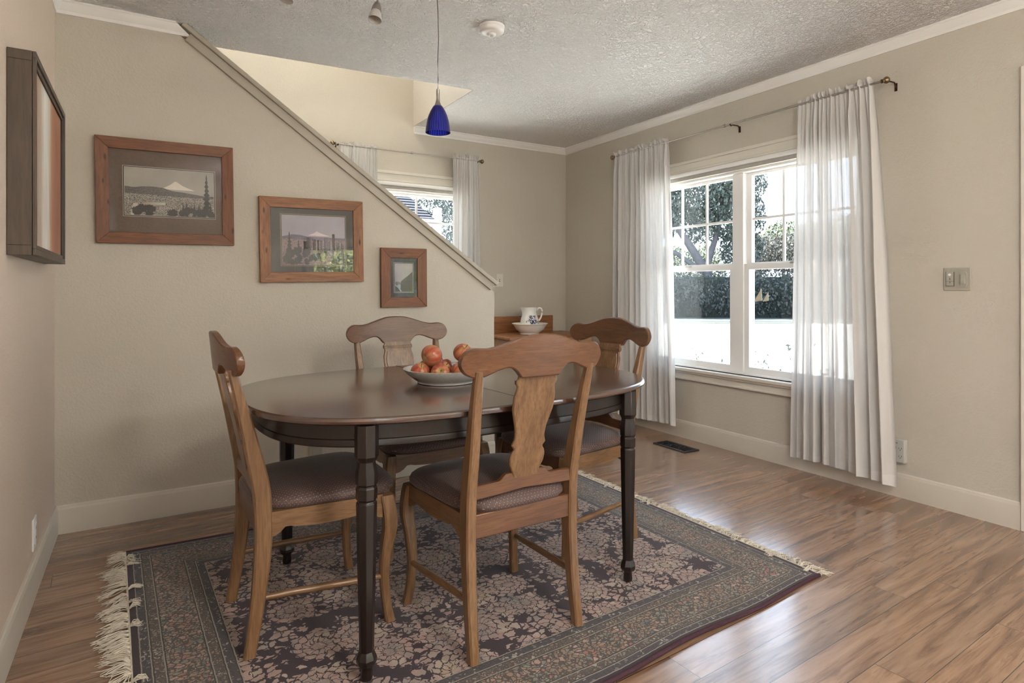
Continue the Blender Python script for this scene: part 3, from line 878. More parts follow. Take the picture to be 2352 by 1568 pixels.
# centre seam: split lightly with a hairline groove strip
obj('tabletop', bm, M['table_top'], T, 30)
bm = newbm(); box(bm, -0.0009, 0.0009, -0.5385, 0.5385, TZ - 0.004, TZ + 0.0003)
obj('seam', bm, M['blackhole'], T)
bm = newbm()
def ringwall(bm, prof, k=160):
    rings = [[(x, y, z) for x, y in sup(0.764 - i, 0.541 - i, k=k)] for i, z in prof]
    vr = loft(bm, rings, cap=False)
    for i in range(k):
        j = (i + 1) % k
        bm.faces.new((vr[0][i], vr[0][j], vr[-1][j], vr[-1][i]))
ringwall(bm, [(0.050, TZ - 0.026), (0.050, TZ - 0.072), (0.047, TZ - 0.074), (0.046, TZ - 0.078), (0.046, TZ - 0.091), (0.049, TZ - 0.095), (0.070, TZ - 0.095), (0.070, TZ - 0.026)])
obj('apron', bm, M['table_dark'], T, 30)
def oct_ring(x, y, w, z):
    r = w / 2 / math.cos(PI / 8)
    return [(x + r * math.cos(PI / 8 + k * PI / 4), y + r * math.sin(PI / 8 + k * PI / 4), z) for k in range(8)]
LEGP = [(0.030, 0.0), (0.033, 0.012), (0.029, 0.030), (0.031, 0.036), (0.046, 0.041), (0.054, 0.050), (0.054, 0.060), (0.045, 0.072), (0.038, 0.080),
        (0.043, 0.20), (0.050, 0.36), (0.054, 0.492), (0.054, 0.494), (0.048, 0.497), (0.048, 0.501), (0.055, 0.504), (0.056, 0.535), (0.051, 0.539), (0.051, 0.543), (0.057, 0.547),
        (0.057, 0.580), (0.047, 0.604), (0.047, 0.609), (0.056, 0.618), (0.062, 0.624), (0.062, TZ - 0.026)]
for lx in (-0.512, 0.506):
    for ly in (-0.436, 0.436):
        bm = newbm(); loft(bm, [oct_ring(lx, ly, w, z) for w, z in LEGP])
        bev(obj('leg', bm, M['table_dark'], T, 20), 0.0012, 1)

# ---------------------------------------------------------------- chairs
def make_chair(label):
    T = thing('dining_chair', label, 'chair', (0, 0, 0), 0, 'dining chairs around the table')
    # rear legs run up into the back posts
    for sx in (-1, 1):
        bm = newbm(); rings = []
        for i in range(19):
            z = 0.855 * i / 18
            y = interp([(0, -0.222), (0.18, -0.196), (0.36, -0.183), (0.46, -0.186), (0.62, -0.215), (0.86, -0.272)], z)
            dp = interp([(0, 0.032), (0.2, 0.042), (0.38, 0.050), (0.50, 0.050), (0.70, 0.036), (0.80, 0.028), (0.86, 0.026)], z)
            w = interp([(0, 0.030), (0.35, 0.034), (0.52, 0.034), (0.78, 0.030), (0.86, 0.022)], z)
            x = sx * interp([(0, 0.193), (0.3, 0.190), (0.50, 0.190), (0.86, 0.203)], z)
            rings.append([(px, py, z) for px, py in crect(x, y, w, dp, 0.005)])
        loft(bm, rings); obj('leg', bm, M['chair_wood'], T, 30)
    for sx in (-1, 1):
        bm = newbm(); rings = []
        for i in range(17):
            z = 0.415 * i / 16
            o_ = interp([(0, 0.012), (0.06, 0.002), (0.15, -0.004), (0.24, 0.002), (0.32, 0.012), (0.37, 0.008), (0.42, 0.0)], z)
            w = interp([(0, 0.030), (0.10, 0.028), (0.20, 0.033), (0.32, 0.043), (0.38, 0.044), (0.42, 0.042)], z)
            rings.append([(px, py, z) for px, py in crect(sx * (0.212 + o_ * 0.8), 0.192 + o_, w, w, 0.005)])
        loft(bm, rings); obj('leg', bm, M['chair_wood'], T, 30)
    # seat rails
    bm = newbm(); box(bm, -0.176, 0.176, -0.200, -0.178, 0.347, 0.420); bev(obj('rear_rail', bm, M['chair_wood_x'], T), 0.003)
    def shaped(bm, p0, p1, th):
        rings = []
        p0, p1 = Vector(p0), Vector(p1); d = p1 - p0; n_ = Vector((-d.y, d.x, 0)).normalized() * th / 2
        for i in range(25):
            s = i / 24
            zb = interp([(0, 0.345), (0.06, 0.350), (0.14, 0.372), (0.22, 0.366), (0.5, 0.360), (0.78, 0.366), (0.86, 0.372), (0.94, 0.350), (1, 0.345)], s)
            c = p0 + d * s
            rings.append([c + n_ + Vector((0, 0, zb)), c - n_ + Vector((0, 0, zb)), c - n_ + Vector((0, 0, 0.420)), c + n_ + Vector((0, 0, 0.420))])
        loft(bm, rings)
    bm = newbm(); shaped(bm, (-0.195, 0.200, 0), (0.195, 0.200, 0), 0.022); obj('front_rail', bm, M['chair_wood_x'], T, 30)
    for sx in (-1, 1):
        bm = newbm(); shaped(bm, (sx * 0.193, -0.165, 0), (sx * 0.215, 0.178, 0), 0.022); obj('side_rail', bm, M['chair_wood_y'], T, 30)
        bm = newbm()
        tube(bm, [(sx * 0.191, -0.196, 0.165), (sx * 0.196, -0.1, 0.162), (sx * 0.203, 0.0, 0.157), (sx * 0.209, 0.1, 0.151), (sx * 0.212, 0.186, 0.147)], [0.0085, 0.0105, 0.0115, 0.0105, 0.0085], 12)
        obj('stretcher', bm, M['chair_wood_y'], T, 60)
    # cushion
    bm = newbm()
    def seat_ring(ins, z, k=72):
        pts = []
        for i in range(k):
            th = 2 * PI * i / k
            c, s_ = math.cos(th), math.sin(th)
            n_ = 5.0
            r = (abs(c) ** n_ + abs(s_) ** n_) ** (-1 / n_)
            u, v = r * c, r * s_
            hw = 0.217 + 0.022 * v - ins
            y = 0.012 + v * (0.226 - ins)
            y += 0.012 * (1 - u * u) * max(0, v)
            x = u * hw
            if v < -0.6: x *= 1 - 0.10 * (-v - 0.6) / 0.4
            pts.append((x, y, z))
        return pts
    rings = [seat_ring(i, z) for i, z in ((0.02, 0.418), (0.006, 0.421), (0.0, 0.428), (0.0, 0.438), (0.005, 0.449), (0.016, 0.459), (0.04, 0.469), (0.08, 0.477), (0.125, 0.482), (0.165, 0.484))]
    loft(bm, rings); obj('cushion', bm, M['fabric'], T, 60)
    # crest rail
    def yback(z): return interp([(0.46, -0.190), (0.62, -0.222), (0.86, -0.276)], z)
    bm = newbm(); rings = []
    def ztop(x):
        if x > 0.212: return 0.880 + 0.043 * math.sqrt(max(0, 1 - ((x - 0.212) / 0.044) ** 2))
        return interp([(0, 0.958), (0.035, 0.9565), (0.075, 0.948), (0.115, 0.935), (0.150, 0.925), (0.180, 0.921), (0.212, 0.923)], x)
    def zbot(x):
        if x > 0.205: return 0.880 - 0.044 * math.sqrt(max(0, 1 - ((x - 0.205) / 0.051) ** 2))
        return interp([(0, 0.829), (0.066, 0.829), (0.072, 0.834), (0.084, 0.849), (0.098, 0.859), (0.115, 0.862), (0.14, 0.857), (0.17, 0.845), (0.19, 0.838), (0.205, 0.836)], x)
    def lin(tab, x):
        for (a, va), (b, vb) in zip(tab[:-1], tab[1:]):
            if x <= b + 1e-9: return va + (vb - va) * (x - a) / (b - a)
        return tab[-1][1]
    xs = [0.205 * i / 40 for i in range(41)] + [0.205 + 0.0505 * math.sin(PI / 2 * i / 12) for i in range(1, 13)]
    xs = [-x for x in xs[::-1]] + xs[1:]
    for x in xs:
        zt, zb = ztop(abs(x)), zbot(abs(x))
        y = -0.290 + 0.036 * (x / 0.256) ** 2
        rake = 0.10
        h = (zt - zb); ch = min(0.004, h * 0.25); th = 0.011
        zm = (zt + zb) / 2
        ring = []
        for py, pz in ((-th + 0.003, zb), (th - 0.003, zb), (th, zb + ch), (th, zt - ch), (th - 0.003, zt), (-th + 0.003, zt), (-th, zt - ch), (-th, zb + ch)):
            ring.append((x, y + py - (pz - 0.88) * rake, pz))
        rings.append(ring)
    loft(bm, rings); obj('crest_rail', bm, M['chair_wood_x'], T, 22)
    # splat
    bm = newbm(); rings = []
    hwt = [(0.510, 0.044), (0.535, 0.053), (0.555, 0.062), (0.575, 0.064), (0.592, 0.059), (0.600, 0.053), (0.606, 0.054), (0.614, 0.062), (0.620, 0.060), (0.640, 0.055), (0.665, 0.057), (0.70, 0.067), (0.735, 0.075), (0.765, 0.075), (0.790, 0.069), (0.800, 0.068), (0.808, 0.074), (0.818, 0.074), (0.824, 0.068), (0.835, 0.068)]
    for i in range(66):
        z = 0.510 + (0.835 - 0.510) * i / 65
        hw = interp(hwt, z); y = yback(z) - 0.002
        th = 0.006
        rings.append([(px, py, z) for px, py in crect(0, y, hw * 2, th * 2, 0.003)])
    loft(bm, rings)
    box(bm, -0.071, 0.071, yback(0.812) + 0.001, yback(0.812) + 0.010, 0.806, 0.818)
    rings = []
    for i in range(40):
        z = 0.535 + (0.792 - 0.535) * i / 39
        hw = min(lin(hwt, z - 0.006), lin(hwt, z + 0.006)) - 0.012
        y = yback(z) - 0.002
        rings.append([(-hw - 0.003, y + 0.004, z), (hw + 0.003, y + 0.004, z), (hw, y + 0.0095, z), (-hw, y + 0.0095, z)])
    loft(bm, rings)
    obj('splat', bm, M['chair_wood'], T, 22)
    # lower back rail
    bm = newbm(); rings = []
    for i in range(41):
        x = -0.175 + 0.35 * i / 40
        zt = interp([(0, 0.526), (0.068, 0.526), (0.095, 0.508), (0.18, 0.506)], abs(x))
        zb = interp([(0, 0.474), (0.07, 0.470), (0.18, 0.465)], abs(x))
        rings.append([(x, py, pz) for py, pz in crect(-0.197, (zt + zb) / 2, 0.020, zt - zb, 0.003)])
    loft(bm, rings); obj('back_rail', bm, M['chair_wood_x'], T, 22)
    return T

def dup(root, loc, rz, label, name=None):
    r = root.copy(); C.objects.link(r); r.location = loc; r.rotation_euler = (0, 0, rz); r['label'] = label
    for ch in list(root.children):
        c = ch.copy(); C.objects.link(c); c.parent = r
        for g in list(ch.children):
            d = g.copy(); C.objects.link(d); d.parent = c
    return r
CZ = 0.0115
ch0 = make_chair('brown wooden dining chair in front of the table, its back to the viewer')
ch0.location = (1.003, 1.795, CZ); ch0.rotation_euler = (0, 0, R(1.5))
dup(ch0, (0.480, 2.135, CZ), R(-90 + 1), 'brown wooden dining chair at the left end of the table, seen from its side')
dup(ch0, (1.055, 2.552, CZ), R(180 + 1), 'brown wooden dining chair on the far side of the table, before the grey stair wall')
dup(ch0, (1.603, 2.180, CZ), R(90 + 5), 'brown wooden dining chair at the right end of the table, nearest the wide window')

# ---------------------------------------------------------------- rug
FL, FR, BR, BL = Vector((0.0, 1.245, 0)), Vector((2.21, 1.372, 0)), Vector((2.185, 2.91, 0)), Vector((-0.072, 2.985, 0))
def rp(s, t):
    p = FL * (1 - s) * (1 - t) + FR * s * (1 - t) + BR * s * t + BL * (1 - s) * t
    return p
RG = thing('area_rug', 'patterned plum and beige oriental rug with cream fringe, under the table', 'rug', (1.08, 2.12, 0))
ro = Vector((1.08, 2.12, 0))
def rz_(s, t):
    w = 0.0095 + 0.006 * math.exp(-((s - 0.62) / 0.10) ** 2 - (t / 0.035) ** 2) + 0.004 * math.exp(-((s - 0.38) / 0.08) ** 2 - (t / 0.03) ** 2)
    return w
bm = newbm()
uvl = bm.loops.layers.uv.new('UVMap')
NXR, NYR = 90, 66
def warp(s, t):
    p = rp(s, t)
    if t < 0.2: p.y += 0.006 * math.sin(s * 21) * (1 - t / 0.2)
    return p
gt_, gb_ = [], []
for j in range(NYR + 1):
    rt, rb = [], []
    for i in range(NXR + 1):
        s, t = i / NXR, (j / NYR) ** 1.3
        p = warp(s, t) - ro
        z = rz_(s, t)
        rt.append((bm.verts.new((p.x, p.y, z)), (s * RW, t * RD)))
        rb.append((bm.verts.new((p.x, p.y, max(0.001, z - 0.0085))), (s * RW, t * RD)))
    gt_.append(rt); gb_.append(rb)
def uface(vs):
    f = bm.faces.new([v[0] for v in vs])
    for l, v in zip(f.loops, vs): l[uvl].uv = v[1]
for j in range(NYR):
    for i in range(NXR):
        uface((gt_[j][i], gt_[j][i + 1], gt_[j + 1][i + 1], gt_[j + 1][i]))
        uface((gb_[j][i], gb_[j + 1][i], gb_[j + 1][i + 1], gb_[j][i + 1]))
for i in range(NXR):
    uface((gt_[0][i + 1], gt_[0][i], gb_[0][i], gb_[0][i + 1])); uface((gt_[-1][i], gt_[-1][i + 1], gb_[-1][i + 1], gb_[-1][i]))
for j in range(NYR):
    uface((gt_[j][0], gt_[j + 1][0], gb_[j + 1][0], gb_[j][0])); uface((gt_[j + 1][-1], gt_[j][-1], gb_[j][-1], gb_[j + 1][-1]))
obj('pile', bm, M['rug'], RG, 60)
for tt in (0.0, 1.0):
    bm = newbm(); pts = []
    for i in range(91):
        s = i / 90; p = warp(s, tt) - ro
        pts.append((p.x, p.y, rz_(s, tt) - 0.003))
    tube(bm, pts, 0.0068, 8); obj('bound_edge', bm, M['binding'], RG, 60)
def fringe(side, seed):
    rnd = random.Random(seed); bm = newbm()
    NTS = 66
    for c in range(NTS):                    # tassels
        t0 = (c + rnd.uniform(0.2, 0.8)) / NTS
        sway = 0.35 * math.sin(c * 0.55 + seed) + rnd.gauss(0, 0.22)
        back = rnd.random() < (0.14 if side < 0 else 0.10)
        L0_ = rnd.uniform(0.060, 0.100) if side < 0 else rnd.uniform(0.045, 0.080)
        s_ = 0.0 if side < 0 else 1.0
        for k in range(15 if side < 0 else 11):
            p = rp(s_, min(1, max(0, t0 + rnd.uniform(-0.004, 0.004)))) - ro
            ln = L0_ * rnd.uniform(0.75, 1.1)
            a = sway + rnd.gauss(0, 0.20)
            d = Vector((side * math.cos(a), math.sin(a), 0))
            z0 = 0.007
            if back and rnd.random() < 0.8: d.x = -d.x * 0.8; z0 = 0.012; ln *= 0.6
            q = Vector((-d.y, d.x, 0))
            b = rnd.gauss(0, 0.010); hz = rnd.uniform(0.0, 0.012)
            zl = 0.0022 + rnd.random() * 0.005 if z0 < 0.01 else 0.012
            pts = [p + Vector((0, 0, z0)), p + d * ln * 0.3 + q * b * 0.3 + Vector((0, 0, z0 + hz)),
                   p + d * ln * 0.7 + q * b + Vector((0, 0, zl + hz * 0.5)), p + d * ln + q * (b * 0.3 + rnd.gauss(0, 0.007)) + Vector((0, 0, zl))]
            tube(bm, pts, [0.0017, 0.0015, 0.0013, 0.0007], 4)
    p0, p1 = rp(0.0 if side < 0 else 1.0, 0) - ro, rp(0.0 if side < 0 else 1.0, 1) - ro
    tube(bm, [p0 + Vector((side * 0.003, 0, 0.007)), p1 + Vector((side * 0.003, 0, 0.007))], 0.0045, 6)
    o = obj('fringe', bm, M['fringe'], RG, 60); o['kind'] = 'stuff'
fringe(-1, 3); fringe(1, 5)

# ---------------------------------------------------------------- fruit bowl and apples
BX, BY = 0.972, 2.095
TT = 0.7503
B = thing('fruit_bowl', 'low white stoneware bowl of apples on the dining table', 'bowl', (BX, BY, TT))
bm = newbm()
lathe(bm, [(0.098, 0.0), (0.106, 0.002), (0.106, 0.006), (0.118, 0.014), (0.142, 0.032), (0.156, 0.048), (0.160, 0.0535), (0.156, 0.0545), (0.148, 0.048), (0.132, 0.030), (0.110, 0.016), (0.08, 0.010), (0.02, 0.009)], 64)
obj('basin', bm, M['stoneware'], B, 60)
ap = []
def make_apple(label):
    A = thing('apple', label, 'apple', (0, 0, 0), 0, 'apples in the bowl on the table')
    bm = newbm(); pr = []
    for i in range(25):
        th = PI * i / 24
        r = 0.0375 * math.sin(th) * (1 - 0.07 * math.cos(th) * -1)
        z = -0.0345 * math.cos(th)
        q = math.sin(th)
        z += (-0.0145 if z > 0 else 0.010) * math.exp(-(q / 0.30) ** 2)
        pr.append((max(r, 0.0006), z))
    lathe(bm, pr, 32, fac=lambda a, z: 1 + 0.025 * math.sin(5 * a + 0.6) * (-z * 12))
    obj('skin', bm, M['apple'], A, 90)
    bm = newbm(); tube(bm, [(0, 0, 0.016), (0.001, 0.001, 0.026), (0.004, 0.002, 0.036)], [0.0011, 0.001, 0.0015], 6)
    obj('stem', bm, M['stem'], A, 60)
    return A
# (x, y, z of centre, size, euler, label)
APS = [
 (-0.108, -0.012, 0.048, 0.95, (0.3, -0.5, 1.0), 'red and gold apple at the left end of the bowl'),
 (-0.052, -0.066, 0.046, 0.93, (1.15, 0.3, -0.55), 'apple at the front of the bowl, its dimpled end turned to the viewer'),
 (-0.060, -0.008, 0.104, 1.10, (0.15, 1.25, 0.3), 'large apple on top of the pile at its left, with a green blush'),
 (-0.010, 0.006, 0.047, 0.90, (0.7, 0.2, 0.3), 'apple lying in the middle of the bowl beside the front one'),
 (-0.045, 0.078, 0.049, 0.90, (0.4, 0.3, 2.0), 'small apple at the back of the bowl'),
 (0.090, 0.012, 0.049, 0.95, (0.2, -0.3, 4.0), 'apple at the right of the bowl under the dark red one'),
 (0.066, -0.016, 0.108, 1.02, (0.55, 0.1, 0.2), 'dark red apple on top of the pile at its right, stem hollow up'),
 (0.028, -0.068, 0.047, 0.92, (0.5, 0.5, 0.8), 'orange apple at the right front of the bowl, behind the chair crest'),
 (0.030, 0.075, 0.048, 0.92, (0.2, 0.2, 2.8), 'apple low at the back right of the bowl'),
]
A0 = None
for i, (x, y, z, s, e, lb) in enumerate(APS):
    if A0 is None: a = A0 = make_apple(lb)
    else: a = dup(A0, (0, 0, 0), 0, lb)
    a.location = (BX + x, BY + y, TT + z); a.rotation_euler = e; a.scale = (s, s, s)

# ---------------------------------------------------------------- washstand with pitcher and basin
WX0, WX1, WY0, WY1, WZ = 2.485, 3.365, 4.150, YB - 0.016, 0.715
T = thing('washstand', 'small pine washstand with a raised back board, in the room corner', 'washstand', ((WX0 + WX1) / 2, (WY0 + WY1) / 2, 0))
cx, cy = (WX0 + WX1) / 2, (WY0 + WY1) / 2
hx, hy = (WX1 - WX0) / 2, (WY1 - WY0) / 2
bm = newbm(); box(bm, -hx, hx, -hy, hy, WZ - 0.022, WZ); bev(obj('worktop', bm, M['oak'], T), 0.005, 3)
bm = newbm(); box(bm, -hx + 0.025, hx - 0.025, -hy + 0.022, hy - 0.004, 0.10, WZ - 0.022); bev(obj('carcass', bm, M['pine'], T), 0.003)
bm = newbm(); box(bm, 2.60 - cx, 3.255 - cx, hy - 0.022, hy - 0.002, WZ, 0.862); bev(obj('back_board', bm, M['oak'], T), 0.006, 3)
bm = newbm(); box(bm, -hx + 0.09, hx - 0.09, -hy + 0.012, -hy + 0.024, 0.545, 0.668)
box(bm, -hx + 0.10, hx - 0.10, -hy + 0.007, -hy + 0.014, 0.557, 0.656)
dr = bev(obj('drawer', bm, M['pine'], T), 0.003)
for kx in (-0.2, 0.2):
    bm = newbm(); lathe(bm, [(0.006, 0), (0.007, 0.008), (0.014, 0.014), (0.015, 0.020), (0.008, 0.026), (0.001, 0.027)], 16, (kx, -hy + 0.008, 0.606), Matrix.Rotation(PI / 2, 3, 'X'))
    obj('knob', bm, M['oak'], dr)
for sx in (-1, 1):
    bm = newbm(); box(bm, min(sx * 0.005, sx * (hx - 0.09)), max(sx * 0.005, sx * (hx - 0.09)), -hy + 0.012, -hy + 0.024, 0.14, 0.53)
    box(bm, min(sx * 0.05, sx * (hx - 0.135)), max(sx * 0.05, sx * (hx - 0.135)), -hy + 0.007, -hy + 0.014, 0.19, 0.48)
    dd = bev(obj('door', bm, M['pine'], T), 0.003)
for sx in (-1, 1):
    for sy in (-1, 1):
        bm = newbm(); x, y = sx * (hx - 0.045), sy * (hy - 0.045)
        loft(bm, [[(px, py, z) for px, py in crect(x, y, w, w, 0.003)] for w, z in ((0.032, 0), (0.045, 0.10))])
        obj('leg', bm, M['pine'], T)
PX, PY = 2.836, 4.396
T = thing('wash_basin', 'white porcelain wash bowl under the pitcher, on the washstand', 'bowl', (PX, PY, WZ))
bm = newbm()
lathe(bm, [(0.078, 0), (0.084, 0.003), (0.080, 0.012), (0.094, 0.022), (0.122, 0.044), (0.139, 0.074), (0.150, 0.088), (0.157, 0.092), (0.155, 0.096), (0.146, 0.092), (0.133, 0.076), (0.112, 0.046), (0.085, 0.028), (0.04, 0.022), (0.01, 0.021)], 56)
obj('basin', bm, M['porcelain'], T, 60)
T = thing('pitcher', 'white porcelain pitcher with a dark blue flower print, standing in the wash bowl', 'pitcher', (PX - 0.002, PY, WZ + 0.0225), R(-31))
def spout(a, z):
    k = max(0, (z - 0.150) / 0.06)
    d = math.atan2(math.sin(a - PI), math.cos(a - PI))
    return 1 + 0.42 * k * math.exp(-(d / 0.45) ** 2)
bm = newbm()
lathe(bm, [(0.050, 0), (0.055, 0.003), (0.060, 0.010), (0.076, 0.045), (0.081, 0.078), (0.077, 0.110), (0.066, 0.142), (0.060, 0.168), (0.062, 0.190), (0.067, 0.207), (0.064, 0.208), (0.057, 0.190), (0.055, 0.168), (0.060, 0.142), (0.070, 0.11), (0.070, 0.06), (0.04, 0.02), (0.01, 0.015)], 48, fac=spout)
body = obj('body', bm, M['porcelain'], T, 60)
bm = newbm()
hp = [(0.058, 0, 0.186), (0.082, 0, 0.205), (0.103, 0, 0.196), (0.108, 0, 0.165), (0.098, 0, 0.125), (0.080, 0, 0.096)]
sp = []
for i in range(len(hp) - 1):
    for k in range(4):
        t = k / 4; p0 = Vector(hp[max(i - 1, 0)]); p1 = Vector(hp[i]); p2 = Vector(hp[i + 1]); p3 = Vector(hp[min(i + 2, len(hp) - 1)])
        sp.append(0.5 * ((2 * p1) + (p2 - p0) * t + (2 * p0 - 5 * p1 + 4 * p2 - p3) * t * t + (3 * p1 - p0 - 3 * p2 + p3) * t ** 3))
sp.append(Vector(hp[-1]))
tube(bm, sp, 0.0075, 10); obj('handle', bm, M['porcelain'], T, 60)
# flower print: small petals lying on the body
bm = newbm(); rnd = random.Random(5)
prb = [(0.010, 0.060), (0.045, 0.076), (0.078, 0.081), (0.110, 0.077), (0.142, 0.066), (0.168, 0.060)]
for k in range(90):
    a = -PI / 2 + 0.30 + rnd.gauss(0, 0.30); z = 0.092 + rnd.gauss(0, 0.028)
    z = min(0.135, max(0.035, z))
    rr = interp(prb, z) + 0.0012
    c = Vector((rr * math.cos(a), rr * math.sin(a), z)); n_ = Vector((math.cos(a), math.sin(a), 0)); tg = Vector((-n_.y, n_.x, 0)); up = Vector((0, 0, 1))
    ra = rnd.uniform(0, PI); L_, W_ = rnd.uniform(0.006, 0.011), rnd.uniform(0.0022, 0.0045)
    u = tg * math.cos(ra) + up * math.sin(ra); w = tg * -math.sin(ra) + up * math.cos(ra)
    vs = [bm.verts.new(c + u * L_ * math.cos(q) + w * W_ * math.sin(q)) for q in [i * PI / 4 for i in range(8)]]
    bm.faces.new(vs)
obj('flower_print', bm, plain('navy_print', (0.025, 0.04, 0.10), 0.3), body, 180)

# ---------------------------------------------------------------- framed pictures
def poly(bm, pts, y, mi):
    f = bm.faces.new([bm.verts.new((x, y, z)) for x, z in pts]); f.material_index = mi
def fir(bm, x, z0, h, w, y, mi, seed=1):
    rnd = random.Random(seed); n = 9
    pl, pr = [], []
    for i in range(n):
        t = i / n
        ww = w * (1 - t) ** 0.8
        pl += [(x - ww * rnd.uniform(0.8, 1.2), z0 + h * t), (x - ww * 0.35, z0 + h * (t + 0.07))]
        pr += [(x + ww * rnd.uniform(0.8, 1.2), z0 + h * t), (x + ww * 0.35, z0 + h * (t + 0.07))]
    poly(bm, pl + [(x, z0 + h)] + pr[::-1], y, mi)
def blob(bm, x, z, rx, rz2, y, mi, seed, zmin=None):
    rnd = random.Random(seed)
    poly(bm, [(x + rx * math.cos(a) * rnd.uniform(0.6, 1.2), max(zmin if zmin is not None else -9, z + rz2 * math.sin(a) * rnd.uniform(0.6, 1.25))) for a in [2 * PI * i / 26 for i in range(26)]], y, mi)

def pic_mat(name, lo, hi, scale=90, thr=(0.45, 0.55)):
    t = NT(name); n = t.noise(t.co(scale=(1, 1, 2.2)), scale, 3, 0.6)
    v = t.vor(t.co(scale=(1, 1, 1.8)), scale * 1.6, out='Color')
    f = t.m('MULTIPLY_ADD', t.sep(v)[0], 0.5, t.m('MULTIPLY', n, 0.5))
    return t.fin(t.ramp(f, [(thr[0], lo), (thr[1], hi)]), 0.5)

def picture(label, x0, x1, z0, z1, rot, mw, woods, matm, op, liner, painter, dpt=0.030, pname='framed_photograph'):
    """op = opening of the print as fractions (l, r, b, t) of the outer frame"""
    w, h = (x1 - x0), (z1 - z0)
    T = thing(pname, label, 'picture', ((x0 + x1) / 2, YS, (z0 + z1) / 2)); T.rotation_euler = (0, rot, 0)
    hw, hh = w / 2, h / 2
    fy = -dpt
    bm = newbm()
    def member(a, b, c, d, mi):
        # trapezoid, outer a-b, inner d-c
        fr = [(p[0], fy, p[1]) for p in (a, b, c, d)]
        bk = [(p[0], -0.001, p[1]) for p in (a, b, c, d)]
        v = [bm.verts.new(p) for p in fr + bk]
        v[2].co.y += 0.005; v[3].co.y += 0.005
        for f in ((0, 1, 2, 3), (4, 7, 6, 5), (0, 4, 5, 1), (1, 5, 6, 2), (2, 6, 7, 3), (3, 7, 4, 0)):
            fc = bm.faces.new([v[i] for i in f]); fc.material_index = mi
    o4 = [(-hw, -hh), (hw, -hh), (hw, hh), (-hw, hh)]
    i4 = [(-hw + mw, -hh + mw), (hw - mw, -hh + mw), (hw - mw, hh - mw), (-hw + mw, hh - mw)]
    member(o4[0], o4[1], i4[1], i4[0], 0); member(o4[2], o4[3], i4[3], i4[2], 0)
    member(o4[1], o4[2], i4[2], i4[1], 1); member(o4[3], o4[0], i4[0], i4[3], 1)
    bev(obj('frame', bm, woods, T, 30), 0.0015, 2)
    bm = newbm(); box(bm, -hw + mw - 0.003, hw - mw + 0.003, -0.014, -0.010, -hh + mw - 0.003, hh - mw + 0.003)
    obj('mat_board', bm, matm, T)
    l, r_, b, t_ = -hw + op[0] * w, -hw + op[1] * w, -hh + op[2] * h, -hh + op[3] * h
    bm = newbm()
    for k, (g, mi) in enumerate(((0.0075, 0), (0.0055, 1), (0.0015, 0))):
        box(bm, l - g, r_ + g, -0.0150 - 0.0003 * k, -0.0135, b - g, t_ + g, mi)
    obj('liner', bm, liner, T)
    mats = painter[0]; bm = newbm()
    painter[1](bm, l, r_, b, t_, -0.0163)
    obj('print', bm, mats, T, 180)
    bm = newbm(); box(bm, -hw + mw - 0.002, hw - mw + 0.002, -0.0205, -0.0190, -hh + mw - 0.002, hh - mw + 0.002)
    obj('glass', bm, M['picglass_shiny'] if 0.053 < mw < 0.056 else M['picglass'], T)
    return T

def sepia(v): return (v * 1.02, v * 0.96, v * 0.84)
P1 = [plain('sepia_sky', sepia(0.33), 0.5, var=0.10, scale=12), plain('sepia_snow', sepia(0.66), 0.5), pic_mat('sepia_hills', sepia(0.04), sepia(0.13), 240),
      pic_mat('sepia_town', sepia(0.035), sepia(0.40), 230, (0.38, 0.60)), plain('sepia_trees', sepia(0.022), 0.5, var=0.3, scale=200), plain('sepia_paper', sepia(0.50), 0.5)]
def paint1(bm, l, r, b, t, y):
    w, h = r - l, t - b
    X = lambda f: l + f * w
    Z = lambda f: b + f * h
    poly(bm, [(l, b), (r, b), (r, t), (l, t)], y, 0)
    poly(bm, [(X(.40), Z(.58)), (X(.50), Z(.68)), (X(.55), Z(.755)), (X(.57), Z(.75)), (X(.64), Z(.665)), (X(.78), Z(.57))], y - .0002, 1)
    poly(bm, [(l, Z(.60)), (X(.10), Z(.585)), (X(.18), Z(.61)), (X(.30), Z(.62)), (X(.42), Z(.60)), (X(.52), Z(.545)), (X(.62), Z(.53)), (X(.75), Z(.50)), (X(.88), Z(.47)), (r, Z(.47)), (r, Z(.3)), (l, Z(.3))], y - .0004, 2)
    poly(bm, [(l, Z(.46)), (X(.3), Z(.44)), (X(.6), Z(.42)), (r, Z(.42)), (r, b), (l, b)], y - .0006, 3)
    rnd = random.Random(2)
    poly(bm, [(X(.06), b), (X(.09), Z(.25)), (X(.14), Z(.25)), (X(.13), b)], y - .0007, 5)
    box(bm, X(.18), X(.44), y - .0009, y - .0008, Z(.23), Z(.29), 5)
    for k in range(26):
        fx = rnd.choice([rnd.uniform(.1, .55), rnd.uniform(.55, .98)]); blob(bm, X(fx), Z(rnd.uniform(.04, .16)), w * .045, h * .07, y - .0010 - k * 1e-5, 4, k, b)
    for k, fx in enumerate((.68, .77, .88, .96, .64, .82)):
        fir(bm, X(fx), b, h * (.30 - .02 * (k % 3)), w * .035, y - .0013 - k * 1e-5, 4, k)
    fir(bm, X(.915), Z(.12), h * .84, w * .058, y - .0015, 4, 9)
picture('sepia photograph of a mountain above a town in a wooden frame on the stair wall', -0.201, 0.3795, 1.3205, 1.8155, -0.015, 0.052, [M['frame_a'], M['frame_b']],
        plain('brown_mat_board', (0.125, 0.088, 0.066), 0.8, var=0.12, scale=120), (0.195, 0.845, 0.275, 0.728), [P1[5], M['slot']], (P1, paint1))
